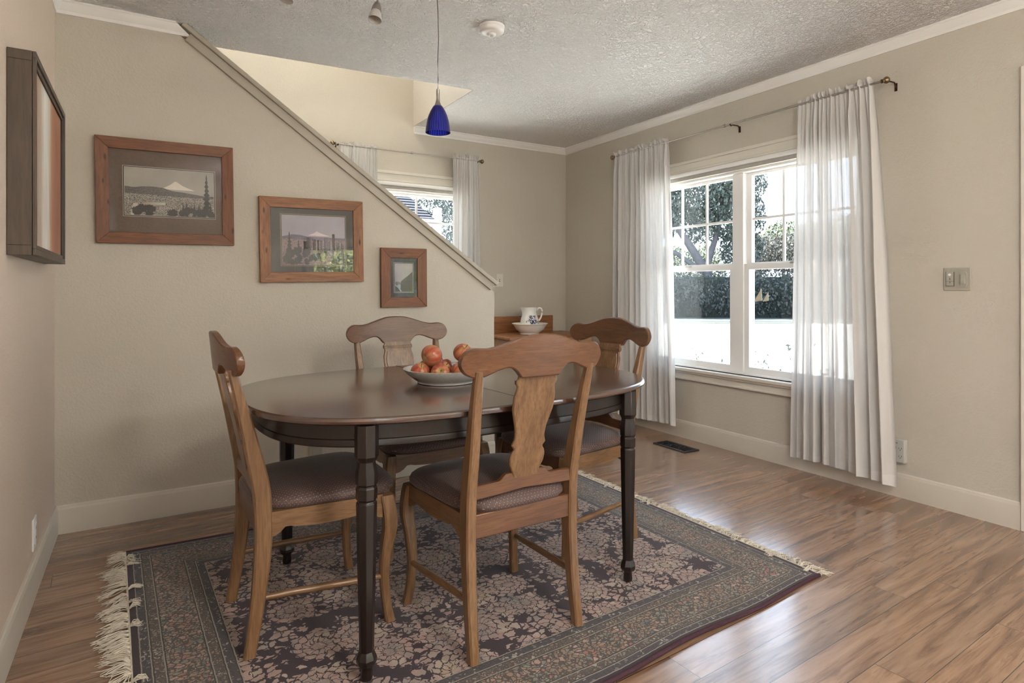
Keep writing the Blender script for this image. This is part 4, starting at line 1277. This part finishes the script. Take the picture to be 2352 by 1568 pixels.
P2 = [plain('dusk_sky', (0.33, 0.31, 0.38), 0.5, var=0.08, scale=8), plain('pink_snow', (0.66, 0.58, 0.62), 0.5), plain('violet_hills', (0.10, 0.075, 0.13), 0.5, var=0.3, scale=60),
      pic_mat('dusk_city', (0.07, 0.04, 0.05), (0.32, 0.23, 0.25), 240, (0.38, 0.6)), plain('black_trees', (0.014, 0.013, 0.010), 0.5, var=0.4, scale=200), plain('dark_tower', (0.035, 0.022, 0.022), 0.5), plain('grey_tower', (0.13, 0.11, 0.15), 0.5)]
def paint2(bm, l, r, b, t, y):
    w, h = r - l, t - b
    X = lambda f: l + f * w
    Z = lambda f: b + f * h
    poly(bm, [(l, b), (r, b), (r, t), (l, t)], y, 0)
    poly(bm, [(X(.40), Z(.60)), (X(.47), Z(.635)), (X(.52), Z(.665)), (X(.545), Z(.69)), (X(.57), Z(.67)), (X(.66), Z(.625)), (X(.76), Z(.59))], y - .0002, 1)
    poly(bm, [(l, Z(.57)), (X(.16), Z(.615)), (X(.26), Z(.61)), (X(.40), Z(.575)), (X(.62), Z(.57)), (r, Z(.555)), (r, Z(.4)), (l, Z(.4))], y - .0004, 2)
    poly(bm, [(l, Z(.53)), (X(.5), Z(.50)), (r, Z(.51)), (r, b), (l, b)], y - .0006, 3)
    for k, (fx, ww, ht, mi) in enumerate(((.79, .042, .64, 5), (.66, .05, .56, 6), (.70, .02, .57, 6), (.38, .045, .56, 5), (.43, .02, .56, 6), (.48, .04, .52, 5), (.60, .03, .50, 6), (.33, .06, .48, 5), (.55, .025, .51, 5), (.73, .03, .49, 6), (.86, .03, .48, 6))):
        box(bm, X(fx), X(fx + ww), y - .0010 - k * 1e-5, y - .0008, Z(.30), Z(ht), mi)
    for k, (fx, ht) in enumerate(((.90, .56), (.94, .54), (.985, .50), (.87, .48), (.80, .42))):
        fir(bm, X(fx) if fx < .97 else X(.965), b, h * ht, w * .035, y - .0013 - k * 1e-5, 4, k + 3)
    rnd = random.Random(8)
    for k in range(34):
        fx = rnd.uniform(.03, .95); top = .30 if fx < .42 else .24
        blob(bm, X(fx), Z(rnd.uniform(.03, top)), w * .04, h * .07, y - .0016 - k * 1e-5, 4, k + 40, b)
    fir(bm, X(.11), Z(.02), h * .66, w * .075, y - .0021, 4, 19)
    fir(bm, X(.25), Z(.02), h * .50, w * .06, y - .0022, 4, 23)
picture('colour photograph of a city skyline at dusk in a wooden frame on the stair wall', 0.5035, 1.0495, 1.1415, 1.592, -0.016, 0.054, [M['frame_c'], M['frame_d']],
        plain('charcoal_mat_board', (0.018, 0.017, 0.020), 0.7, var=0.1, scale=120), (0.205, 0.815, 0.208, 0.795), [plain('gold_liner', (0.30, 0.25, 0.16), 0.5), M['slot']], (P2, paint2))
P3 = [plain('misty_sky', (0.34, 0.33, 0.35), 0.5, var=0.1, scale=15), plain('dark_cliff', (0.03, 0.033, 0.03), 0.5, var=0.4, scale=120), plain('pale_river', (0.25, 0.32, 0.36), 0.5), plain('far_hill', (0.15, 0.16, 0.17), 0.5)]
def paint3(bm, l, r, b, t, y):
    w, h = r - l, t - b
    X = lambda f: l + f * w
    Z = lambda f: b + f * h
    poly(bm, [(l, b), (r, b), (r, t), (l, t)], y, 0)
    poly(bm, [(l, Z(.34)), (X(.2), Z(.36)), (X(.45), Z(.28)), (X(.7), Z(.38)), (r, Z(.4)), (r, b), (l, b)], y - .0002, 3)
    poly(bm, [(l, Z(.26)), (X(.6), Z(.24)), (X(.6), b), (l, b)], y - .0004, 2)
    poly(bm, [(X(.38), b), (X(.30), Z(.10)), (X(.33), Z(.36)), (X(.5), Z(.46)), (X(.75), Z(.58)), (r, Z(.72)), (r, b)], y - .0006, 1)
    poly(bm, [(l, b), (l, Z(.20)), (X(.15), Z(.14)), (X(.3), b)], y - .0007, 1)
    fir(bm, X(.1), Z(.22), h * .16, w * .05, y - .0008, 1, 2)
picture('small upright framed photograph of a misty cliff, lowest on the stair wall', 1.155, 1.4375, 0.9975, 1.343, -0.006, 0.058, [M['frame_a'], M['frame_b']],
        plain('black_mat_board', (0.010, 0.012, 0.013), 0.6), (0.31, 0.69, 0.265, 0.735), [plain('silver_liner', (0.42, 0.42, 0.40), 0.5), M['slot']], (P3, paint3))

# deep framed painting on the left wall
def mk_art():
    t = NT('streaked_abstract_painting')
    s = t.sep(t.co())
    st = t.noise(t.comb(0.0, t.m('MULTIPLY', s[1], 16.0), t.m('MULTIPLY', s[2], 3.6)), 1.5, 5, 0.62, 0.8)
    u = t.m('ADD', t.m('DIVIDE', s[1], 0.764), 0.5)           # 0 near, 1 far
    base = t.ramp(u, [(0.14, (0.40, 0.32, 0.25)), (0.28, (0.50, 0.42, 0.35)), (0.42, (0.64, 0.61, 0.55)), (0.54, (0.55, 0.41, 0.29)), (0.64, (0.42, 0.20, 0.12)), (0.80, (0.34, 0.13, 0.08)), (0.94, (0.38, 0.20, 0.14))])
    col = t.mix(t.ramp(st, [(0.38, 0.5), (0.56, 0.0)]), base, (0.44, 0.22, 0.13))
    wn_ = t.noise(t.comb(0.0, t.m('MULTIPLY', s[1], 30.0), t.m('MULTIPLY', s[2], 3.0)), 1.2, 4)
    band = t.ramp(t.m('ABSOLUTE', t.m('SUBTRACT', u, 0.42)), [(0.05, 1.0), (0.16, 0.0)])
    col = t.mix(t.m('MULTIPLY', band, t.ramp(wn_, [(0.35, 0.3), (0.6, 1.0)])), col, (0.74, 0.73, 0.68))
    return t.fin(col, 0.55, t.bump(st, 0.5, 0.002))
PY0, PY1, PZ0, PZ1, PD = 2.292, 3.056, 1.203, 1.815, 0.070
T = thing('framed_painting', 'deep dark-framed abstract painting in white and rust streaks, on the left wall', 'picture', (XL, (PY0 + PY1) / 2, (PZ0 + PZ1) / 2))
hw, hh = (PY1 - PY0) / 2, (PZ1 - PZ0) / 2
bm = newbm()
def fr4(bm, o0, o1, x0, x1):
    # rectangular ring: outer inset o0, inner inset o1, from x0 to x1
    box(bm, x0, x1, -hw + o0, hw - o0, hh - o1, hh - o0); box(bm, x0, x1, -hw + o0, hw - o0, -hh + o0, -hh + o1)
    box(bm, x0, x1, -hw + o0, -hw + o1, -hh + o1, hh - o1); box(bm, x0, x1, hw - o1, hw - o0, -hh + o1, hh - o1)
fr4(bm, 0.0, 0.030, 0.001, PD - 0.010); fr4(bm, 0.0005, 0.020, PD - 0.009, PD); fr4(bm, 0.018, 0.034, PD - 0.010, PD - 0.006)
bev(obj('frame', bm, M['shadowbox'], T), 0.0015, 2)
bm = newbm(); box(bm, 0.040, PD - 0.0125, -hw + 0.031, hw - 0.031, -hh + 0.031, hh - 0.031)
obj('canvas', bm, mk_art(), T)

# ---------------------------------------------------------------- pendant and track lights
RY = 2.170
RZ = 2.262
T = thing('track_light_rail', 'slim metal monorail under the ceiling that carries the pendant and spot heads', 'light rail', (0.75, RY, ceil_z(0.75, RY)))
bm = newbm(); RH = RZ - ceil_z(0.75, RY)
box(bm, -0.75, 0.235, -0.004, 0.004, RH - 0.008, RH + 0.008); bev(obj('rail', bm, M['nickel'], T), 0.002)
for x in (-0.6, -0.02):
    bm = newbm(); tube(bm, [(x, 0, -0.002), (x, 0, RH + 0.005)], 0.004, 10)
    lathe(bm, [(0.004, -0.012), (0.03, -0.010), (0.034, -0.001)], 24, (x, 0, 0)); obj('standoff', bm, M['nickel'], T)
PXp, PYp = 0.969, 2.160
T = thing('pendant_lamp', 'cobalt blue ribbed glass pendant lamp hanging over the table', 'pendant lamp', (PXp, PYp, RZ - 0.008))
zb = 1.709 - (RZ - 0.008)
bm = newbm()
cp = [(0, RY - PYp - 0.0, 0), (0.0015, 0.004, -0.07), (0.003, 0.001, -0.18), (-0.001, 0.0, -0.27), (0.0005, 0, -0.34), (0, 0, zb + 0.165)]
tube(bm, cp, 0.0016, 8); obj('cord', bm, M['cordgrey'], T)
bm = newbm(); lathe(bm, [(0.002, zb + 0.170), (0.0065, zb + 0.168), (0.0065, zb + 0.130), (0.008, zb + 0.120), (0.012, zb + 0.110), (0.016, zb + 0.104), (0.014, zb + 0.101), (0.004, zb + 0.10)], 24)
obj('socket_cap', bm, M['nickel'], T, 60)
bm = newbm()
sh = [(0.013, 0.106), (0.020, 0.099), (0.029, 0.083), (0.037, 0.064), (0.0425, 0.045), (0.046, 0.026), (0.0485, 0.0)]
prf = [(r, zb + z) for r, z in sh] + [(r - 0.0022, zb + z) for r, z in sh[::-1]]
lathe(bm, prf, 90, closed_ends=False, fac=lambda a, z: 1 + 0.008 * math.sin(30 * a))
obj('shade', bm, M['blue'], T, 60)
bm = newbm(); lathe(bm, [(0.002, zb + 0.098), (0.007, zb + 0.094), (0.007, zb + 0.072), (0.0055, zb + 0.066), (0.0055, zb + 0.05), (0.001, zb + 0.046)], 16)
obj('bulb', bm, M['frost'], T, 60)
def head(label, x, first=None):
    T = thing('spotlight_head', label, 'spotlight', (x, RY, RZ - 0.008), 0, 'spot heads on the light rail')
    bm = newbm(); tube(bm, [(0, 0, 0), (0, 0, -0.095)], 0.0035, 8); obj('stem', bm, M['nickel'], T)
    Mr = Matrix.Rotation(R(12), 3, 'Y') @ Matrix.Rotation(R(-10), 3, 'X')
    c = (0, 0, -0.095)
    bm = newbm(); lathe(bm, [(0.004, 0.0), (0.010, -0.004), (0.0165, -0.020), (0.0185, -0.034), (0.0185, -0.037), (0.004, -0.037)], 24, c, Mr); obj('cap', bm, M['nickel'], T, 50)
    bm = newbm(); lathe(bm, [(0.0165, -0.037), (0.020, -0.045), (0.0235, -0.062), (0.025, -0.074), (0.0235, -0.074), (0.021, -0.06), (0.015, -0.04)], 28, c, Mr); obj('lamp_glass', bm, M['frost'], T, 50)
    return T
h0 = head('small frosted spotlight head above the table, hanging just left of the blue pendant cord', 0.731)
dup(h0, (0.425, RY, RZ - 0.008), R(-20), 'small frosted spotlight head furthest left, cut off by the top of the picture')

# ---------------------------------------------------------------- small fittings
T = thing('smoke_detector', 'round white smoke detector on the textured ceiling', 'smoke detector', (1.492, 2.665, ceil_z(1.49, 2.66)))
bm = newbm(); lathe(bm, [(0.058, 0.0), (0.064, -0.002), (0.064, -0.012), (0.062, -0.014)], 48); obj('base_plate', bm, M['whiteplastic'], T, 50)
bm = newbm(); lathe(bm, [(0.062, -0.014), (0.0625, -0.026), (0.058, -0.034), (0.044, -0.040), (0.022, -0.041), (0.021, -0.046), (0.014, -0.050), (0.002, -0.051)], 48); obj('cover', bm, M['whiteplastic'], T, 50)
bm = newbm(); lathe(bm, [(0.008, -0.0505), (0.008, -0.0535), (0.001, -0.054)], 20); obj('test_button', bm, M['greyplastic'], T, 50)

def plate(name, label, cat, axis, loc, w, h, th, mat, radius=0.003):
    """plate facing: axis 'x-' faces -x, 'y-' faces -y, 'x+' faces +x. local: u across, z up, d outwards"""
    T = thing(name, label, cat, loc)
    def B(bm, u0, u1, d0, d1, z0, z1):
        if axis == 'x-': box(bm, -d1, -d0, u0, u1, z0, z1)
        elif axis == 'x+': box(bm, d0, d1, u0, u1, z0, z1)
        else: box(bm, u0, u1, -d1, -d0, z0, z1)
    bm = newbm(); B(bm, -w / 2, w / 2, 0, th, -h / 2, h / 2); bev(obj('cover_plate', bm, mat, T), radius, 3)
    return T, B
# double dimmer plate on the right wall (y grows to the left in view)
T, B_ = plate('light_switch', 'beige double switch plate with a dimmer slide, on the wall right of the curtain', 'light switch', 'x-', (XR, 1.421, 1.152), 0.117, 0.114, 0.006, M['ivory'])
bm = newbm(); B_(bm, 0.011, 0.046, 0.006, 0.009, -0.033, 0.035); bev(obj('dimmer', bm, M['ivory'], T), 0.001)
bm = newbm(); B_(bm, 0.0105, 0.0115, 0.0055, 0.0095, -0.034, 0.036); B_(bm, 0.0455, 0.0465, 0.0055, 0.0092, -0.034, 0.036); B_(bm, 0.011, 0.046, 0.0055, 0.0092, -0.0345, -0.0335); B_(bm, 0.011, 0.046, 0.009, 0.0094, -0.0105, -0.0095); B_(bm, 0.0275, 0.0295, 0.009, 0.0096, -0.004, 0.006); B_(bm, 0.0275, 0.0295, 0.009, 0.0096, -0.02, -0.012)
obj('slots', bm, M['slot'], T)
bm = newbm(); lathe(bm, [(0.006, 0), (0.006, 0.006), (0.001, 0.007)], 16, (-0.009, 0.0285, 0.022), Matrix.Rotation(-PI / 2, 3, 'Y')); obj('knob', bm, M['whiteplastic'], T)
bm = newbm()
for d0, s_ in ((0.006, 1.0), (0.009, 0.94)):
    pts = []
    for i in range(24):
        a = 2 * PI * i / 24
        pts.append((-0.030 + 0.0155 * s_ * math.cos(a), (0.023 if math.sin(a) >= 0 else -0.026) + 0.0155 * s_ * math.sin(a)))
    prism(bm, pts, 'x', -d0 - 0.003, -d0)
obj('rocker_bezel', bm, M['ivory'], T)
bm = newbm(); prism(bm, [(-0.012, 0.022), (-0.012, -0.022), (-0.022, -0.024), (-0.020, 0.0), (-0.014, 0.022)], 'y', -0.040, -0.021)
bev(obj('toggle', bm, M['ivory'], T), 0.002)
# six way outlet tap
T, B_ = plate('outlet_tap', 'grey six-way outlet tap low on the wall behind the right curtain hem', 'power outlet', 'x-', (XR, 1.697, 0.249), 0.098, 0.122, 0.034, M['greyplastic'], 0.006)
for z in (-0.030, 0.012):
    for u in (-0.028, 0.0, 0.028):
        bm = newbm()
        B_(bm, u - 0.0075, u - 0.0055, 0.0335, 0.0345, z, z + 0.009); B_(bm, u + 0.0055, u + 0.0075, 0.0335, 0.0345, z, z + 0.007); B_(bm, u - 0.002, u + 0.002, 0.0335, 0.0345, z - 0.007, z - 0.003)
        obj('socket', bm, M['slot'], T)
bm = newbm(); B_(bm, -0.016, 0.012, 0.0335, 0.0345, 0.040, 0.043); obj('print', bm, M['slot'], T)
# single switch on the back wall
T, B_ = plate('light_switch', 'pale single switch plate on the back wall above the washstand', 'light switch', 'y-', (2.698, YB, 1.183), 0.070, 0.115, 0.005, M['casing'])
bm = newbm(); B_(bm, -0.004, 0.004, 0.005, 0.006, -0.012, 0.012); obj('slots', bm, M['slot'], T)
bm = newbm(); B_(bm, -0.0035, 0.0035, 0.006, 0.014, -0.004, 0.006); bev(obj('toggle', bm, M['whiteplastic'], T), 0.001)
for z in (0.028, -0.032):
    bm = newbm(); B_(bm, -0.002, 0.002, 0.0045, 0.0056, z, z + 0.004); obj('screw', bm, M['greyplastic'], T)
# white outlet on the left wall
T, B_ = plate('wall_outlet', 'white outlet plate low on the left wall just above the baseboard', 'power outlet', 'x+', (XL, 2.789, 0.213), 0.070, 0.115, 0.006, M['whiteplastic'])
bm = newbm(); B_(bm, -0.017, 0.017, 0.006, 0.0085, -0.036, 0.036); bev(obj('socket_face', bm, M['whiteplastic'], T), 0.001)
for z in (-0.02, 0.016):
    for u in (-0.006, 0.006):
        bm = newbm(); B_(bm, u - 0.001, u + 0.001, 0.008, 0.009, z, z + 0.008); obj('slot', bm, M['slot'], T)
# cream outlet on the stair wall
T, B_ = plate('wall_outlet', 'cream outlet plate low on the stair wall, seen under the table', 'power outlet', 'y-', (0.793, YS, 0.232), 0.072, 0.115, 0.005, M['ivory'])
bm = newbm(); B_(bm, -0.017, 0.017, 0.005, 0.0075, 0.006, 0.034); B_(bm, -0.017, 0.017, 0.005, 0.0075, -0.034, -0.006); bev(obj('socket_face', bm, M['ivory'], T), 0.001)
# screw holes above the rod bracket
for z, lb in ((2.262, 'tiny screw left in the wall, upper one above the right rod bracket'), (2.238, 'tiny screw left in the wall, lower one above the right rod bracket')):
    bm = newbm(); lathe(bm, [(0.0026, 0), (0.0026, 0.001), (0.0004, 0.0014)], 8, (XR, 1.703, z), Matrix.Rotation(-PI / 2, 3, 'Y'))
    tag(obj('wall_screw', bm, M['greyplastic']), lb, 'screw', 'screws above the rod bracket')

# floor register
VX0, VX1, VY0, VY1 = 3.102, 3.242, 2.882, 3.187
T = thing('floor_vent', 'black cast iron floor vent with a scroll grille, near the wide window', 'floor vent', ((VX0 + VX1) / 2, (VY0 + VY1) / 2, 0))
hx, hy = (VX1 - VX0) / 2, (VY1 - VY0) / 2
bm = newbm()
for a in (((-hx, hx), (-hy, -hy + 0.018)), ((-hx, hx), (hy - 0.018, hy)), ((-hx, -hx + 0.018), (-hy + 0.018, hy - 0.018)), ((hx - 0.018, hx), (-hy + 0.018, hy - 0.018))):
    box(bm, a[0][0], a[0][1], a[1][0], a[1][1], 0.0005, 0.007)
bev(obj('rim', bm, plain('worn_iron_rim', (0.035, 0.036, 0.04), 0.35, 0.5), T), 0.003)
bm = newbm(); box(bm, -hx + 0.016, hx - 0.016, -hy + 0.016, hy - 0.016, 0.0003, 0.0016); obj('dark_backing_plate', bm, M['blackhole'], T)  # flat black plate; the darkness below the grille is painted on
bm = newbm()
n = 7
for k in range(n):
    y = -hy + 0.018 + (k + 0.5) * (2 * hy - 0.036) / n
    for sx in (-1, 1):
        pts = []
        for q in range(15):
            th = q / 14 * 1.75 * PI
            r = 0.019 * (1 - 0.55 * q / 14)
            pts.append((sx * (0.026 + r * math.cos(th)) * 1.0, y + (1 if k % 2 else -1) * r * math.sin(th), 0.0045))
        tube(bm, pts, 0.0023, 6)
    tube(bm, [(-hx + 0.016, y - 0.019, 0.004), (0, y, 0.005), (hx - 0.016, y - 0.019, 0.004)], 0.0022, 6)
tube(bm, [(0, -hy + 0.016, 0.0045), (0, hy - 0.016, 0.0045)], 0.0025, 6)
obj('grille', bm, M['iron'], T, 60)

# ---------------------------------------------------------------- added fill light bowls, unseen, behind the camera and upstairs
def mk_fill_glow(st, col):
    t = NT('fill_light_diffuser'); t.fin((0.8, 0.8, 0.8), 0.5)
    t.b.inputs['Emission Color'].default_value = (*col, 1); t.b.inputs['Emission Strength'].default_value = st
    return t.mat
FILL_GLOW = mk_fill_glow(25.0, (1.0, 0.93, 0.85))
lab = ['added bowl-shaped fill light just behind the viewer',
       'added bowl-shaped fill light at the rear of the room, left', 'added bowl-shaped fill light at the rear of the room, right', 'added bowl-shaped fill light upstairs over the stairwell']
L0 = None
for (x, y, z), lb in zip(((0.95, -0.45, H), (1.15, -2.2, H), (2.85, -2.0, H), (0.6, 4.15, 4.9)), lab):
    if L0 is None:
        L0 = T = thing('fill_bowl_light', lb, 'ceiling light', (x, y, z), 0, 'added bowl fill lights')
        bm = newbm(); lathe(bm, [(0.06, -0.001), (0.06, -0.02), (0.012, -0.03), (0.012, -0.30), (0.002, -0.30)], 32); obj('canopy', bm, M['nickel'], T)
        bm = newbm(); lathe(bm, [(0.013, -0.295), (0.12, -0.292), (0.19, -0.296), (0.195, -0.303), (0.18, -0.34), (0.14, -0.375), (0.08, -0.40), (0.01, -0.408)], 40); obj('glass_bowl', bm, FILL_GLOW, T)
    else: dup(L0, (x, y, z), 0, lb)

# ---------------------------------------------------------------- outdoors
GZ = -0.35
bm = newbm(); box(bm, -60, 90, -60, 90, GZ - 0.4, GZ)
for v in bm.verts: pass
struct('ground', bm, plain('pale_dry_ground', (0.66, 0.65, 0.62), 0.9, var=0.06, scale=1.2))
def slabz(name, pts, z0, z1, mat):
    bm = newbm(); prism(bm, pts, 'z', z0, z1); return struct(name, bm, mat)
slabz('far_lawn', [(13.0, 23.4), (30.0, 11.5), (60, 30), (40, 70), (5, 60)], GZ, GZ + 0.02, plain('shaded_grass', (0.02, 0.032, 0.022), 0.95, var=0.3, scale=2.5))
slabz('street', [(13.6, 24.6), (31.0, 12.6), (32.0, 14.2), (14.6, 26.4)], GZ + 0.02, GZ + 0.03, plain('asphalt', (0.05, 0.055, 0.065), 0.9, var=0.1, scale=3))

def leaf_mat(name, a, b, c):
    t = NT(name)
    oi = t.node('ShaderNodeNewGeometry')
    n = t.noise(t.co(), 1.3, 3); r = oi.outputs['Random Per Island']
    col = t.ramp(r, [(0.0, a), (0.5, b), (1.0, c)])
    return t.fin(col, 0.6, **{'Transmission Weight': 0.0})
def foliage(name, parent, mat, blobs, n, size, seed, flat=1.0):
    rnd = random.Random(seed); bm = newbm()
    tot = sum(b[3] ** 2 for b in blobs)
    for (x, y, z, r) in blobs:
        k = int(n * r * r / tot)
        for _ in range(k):
            v = Vector((rnd.gauss(0, 1), rnd.gauss(0, 1), rnd.gauss(0, 1))).normalized() * r * (rnd.random() ** 0.35)
            v.z *= flat
            c = Vector((x, y, z)) + v
            e = Euler((rnd.uniform(0, 6.3), rnd.uniform(0, 6.3), rnd.uniform(0, 6.3))).to_matrix()
            s = size * rnd.uniform(0.6, 1.3)
            vs = [bm.verts.new(c + e @ Vector(p)) for p in ((-s, 0, 0), (0, -s * 0.45, 0), (s, 0, 0), (0, s * 0.45, 0))]
            bm.faces.new(vs)
    return obj(name, bm, mat, parent, 180)
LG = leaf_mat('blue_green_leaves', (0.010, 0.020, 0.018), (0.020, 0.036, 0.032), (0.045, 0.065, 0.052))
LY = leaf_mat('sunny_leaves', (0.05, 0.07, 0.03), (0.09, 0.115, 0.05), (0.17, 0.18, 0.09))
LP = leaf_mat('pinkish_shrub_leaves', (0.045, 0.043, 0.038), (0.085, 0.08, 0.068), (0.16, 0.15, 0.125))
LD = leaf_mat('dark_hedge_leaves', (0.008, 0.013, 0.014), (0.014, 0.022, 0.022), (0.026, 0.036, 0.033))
BARK = plain('tree_bark', (0.045, 0.045, 0.055), 0.9, var=0.3, scale=6)

def tree(name, label, base, trunk, blobs, mat, n, size, seed, cat='tree', group=None):
    T = thing(name, label, cat, base, 0, group)
    if trunk:
        bm = newbm()
        for pts, rr in trunk: tube(bm, pts, rr, 10)
        obj('trunk', bm, BARK, T, 60)
    foliage('foliage', T, mat, blobs, n, size, seed)
    return T
def rel(r, d, z=0.0): return (r * 0.856 + d * 0.517, -r * 0.517 + d * 0.856, z)
def cl(*bl): return [(*rel(r, d, z + 0.35), q) for r, d, z, q in bl]
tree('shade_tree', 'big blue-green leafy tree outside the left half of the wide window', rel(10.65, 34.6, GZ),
     [([rel(0.7, 0, 0), rel(0.5, 0, 2.4), rel(-0.5, 0, 4.0), rel(-1.9, 0, 6.0)], [0.34, 0.28, 0.22, 0.10]), ([rel(0.45, 0, 2.7), rel(1.0, 0, 4.4), rel(1.6, 0, 6.6)], [0.2, 0.15, 0.08]), ([rel(0.5, 0, 2.3), rel(-1.2, 0, 3.5), rel(-3.2, 0, 4.3)], [0.17, 0.13, 0.06])],
     cl((-2.6, 0, 6.2, 2.0), (0.3, 0, 7.0, 2.3), (2.1, 0, 5.3, 1.7), (2.2, 0, 7.4, 1.7), (-4.6, 0, 7.5, 2.3), (0.2, 0.5, 4.9, 1.2), (2.5, 0, 3.4, 1.25), (-4.4, 0, 5.0, 1.3), (0, 0, 9.4, 2.2), (-3, 0, 9.2, 2.2), (-1.6, 0.6, 5.2, 1.1)), LG, 34000, 0.12, 1)
tree('flowering_shrub', 'pale pinkish shrub outside the right half of the wide window', rel(17.2, 38.5, GZ), None,
     cl((-1.0, 0, 3.4, 1.2), (0.6, 0, 3.3, 1.5), (2.2, 0, 3.1, 1.4), (3.8, 0, 3.3, 1.5), (-2.0, 0, 2.4, 1.0)), LP, 12000, 0.10, 2, 'shrub')
tree('garden_tree', 'sunlit yellow-green tree standing behind the pinkish shrub', rel(20.2, 45, GZ), [([(0, 0, 0), (0, 0, 3.0)], [0.2, 0.12])],
     cl((0, 0, 4.6, 1.7), (-2.2, 0, 3.7, 1.6), (2.4, 0, 4.6, 1.7), (5.0, 0, 4.8, 2.0)), LY, 12000, 0.12, 3)
tree('bright_shrub', 'bright green shrubs glimpsed below the branches of the big tree', rel(13.4, 46.5, GZ), None,
     cl((-3.4, 0, 3.4, 1.8), (-1.0, 0, 3.0, 1.5), (-6.0, 0, 4.0, 2.0), (1.5, 0, 3.0, 1.6)), LY, 10000, 0.12, 7, 'shrub')
bm = newbm(); T = thing('dark_hedge', 'long dark hedge beyond the street, seen through the lower panes', 'hedge', (26.5, 20.5, GZ))
blobs = []
for k in range(22):
    f = (k - 10.5)
    blobs.append((f * 0.80, -f * 0.56, 1.15, 1.25)); 
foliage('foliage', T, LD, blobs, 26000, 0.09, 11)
bm = newbm(); bmesh.ops.create_icosphere(bm, subdivisions=2, radius=1)
bm.free(); bm = newbm()
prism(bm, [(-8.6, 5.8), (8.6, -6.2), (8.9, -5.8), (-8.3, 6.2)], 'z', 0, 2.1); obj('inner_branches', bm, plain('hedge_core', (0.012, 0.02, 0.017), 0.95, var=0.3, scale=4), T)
for k, (x, y, s) in enumerate(((6.7, 5.9, 1.45), (6.9, 5.15, 1.4), (7.1, 4.65, 1.75))):
    foli = [(0, 0, 0.26 * s, 0.20 * s), (0.1, -0.18, 0.18 * s, 0.16 * s)]
    tree('garden_plant', ['low leafy plant under the left half of the wide window', 'small sprig of garden plant under the middle of the wide window', 'taller leafy sprig under the right half of the wide window'][k],
         (x, y, GZ), [([(0, 0, 0), (0.0, 0, 0.3 * s)], [0.006, 0.003])], foli, LD, 90, 0.035, 20 + k, 'plant', 'garden plants outside the wide window')

# neighbour's house seen through the small window
def mk_shingle():
    t = NT('sunlit_shingles')
    s = t.sep(t.co())
    n = t.noise(t.co(), 3.0, 3)
    f = t.m('FRACT', t.m('ADD', t.m('MULTIPLY', s[2], 12.5), t.m('MULTIPLY', n, 0.35)))
    col = t.ramp(f, [(0.0, (0.007, 0.008, 0.014)), (0.50, (0.010, 0.011, 0.018)), (0.6, (0.075, 0.075, 0.08)), (0.95, (0.085, 0.085, 0.085))])
    return t.fin(col, 0.9, **{'Specular IOR Level': 0.0})
T = thing('neighbor_house', 'neighbouring house with a striped shingle roof and white porch, outside the small window', 'house', (6.5, 14.0, GZ))
bm = newbm()
prism(bm, [(-5.5, 3.2), (-0.30, 3.2), (-0.78, 4.05), (-5.5, 4.05)], 'y', -0.05, 0.05)
for v in bm.verts: v.co.y += (v.co.z - 3.2) * 1.3
obj('roof', bm, mk_shingle(), T)
bm = newbm(); box(bm, -5.6, -0.32, -0.09, -0.02, 3.02, 3.2); bev(obj('fascia', bm, M['trimwhite'], T), 0.01)
bm = newbm(); box(bm, -0.32, -0.16, -0.1, 0.1, 0, 3.5); bev(obj('porch_post', bm, M['trimwhite'], T), 0.01)
bm = newbm(); box(bm, -5.5, 0.3, 1.3, 1.5, 0, 3.0); obj('wall', bm, plain('grey_green_siding', (0.03, 0.042, 0.042), 0.8), T)
tree('conifer', 'dark green conifer beyond the neighbouring house, outside the small window', (8.6, 16.2, GZ), [([(0, 0, 0), (0, 0, 3)], [0.2, 0.1])],
     [(0, 0, 1.8, 1.5), (0, 0, 3.6, 1.5), (0.4, 0, 5.2, 1.3), (-1.4, 0.6, 4.6, 1.2), (2, 0, 3, 1.6), (-0.6, 0.3, 3.0, 1.3)], LG, 26000, 0.05, 31)
# greenery outside the windows behind the camera
tree('sunny_tree', 'sunlit green tree in the yard behind the viewer', (2.8, -9.5, GZ), [([(0, 0, 0), (0, 0, 2.4)], [0.2, 0.12])],
     [(0, 0, 2.2, 1.6), (-2.0, 0, 2.4, 1.6), (2.2, 0, 2.2, 1.7), (0.5, 0.3, 3.8, 1.5), (4.2, 0, 2.6, 1.8)], leaf_mat('spring_green_leaves', (0.16, 0.19, 0.07), (0.36, 0.39, 0.16), (0.62, 0.60, 0.30)), 9000, 0.10, 41)
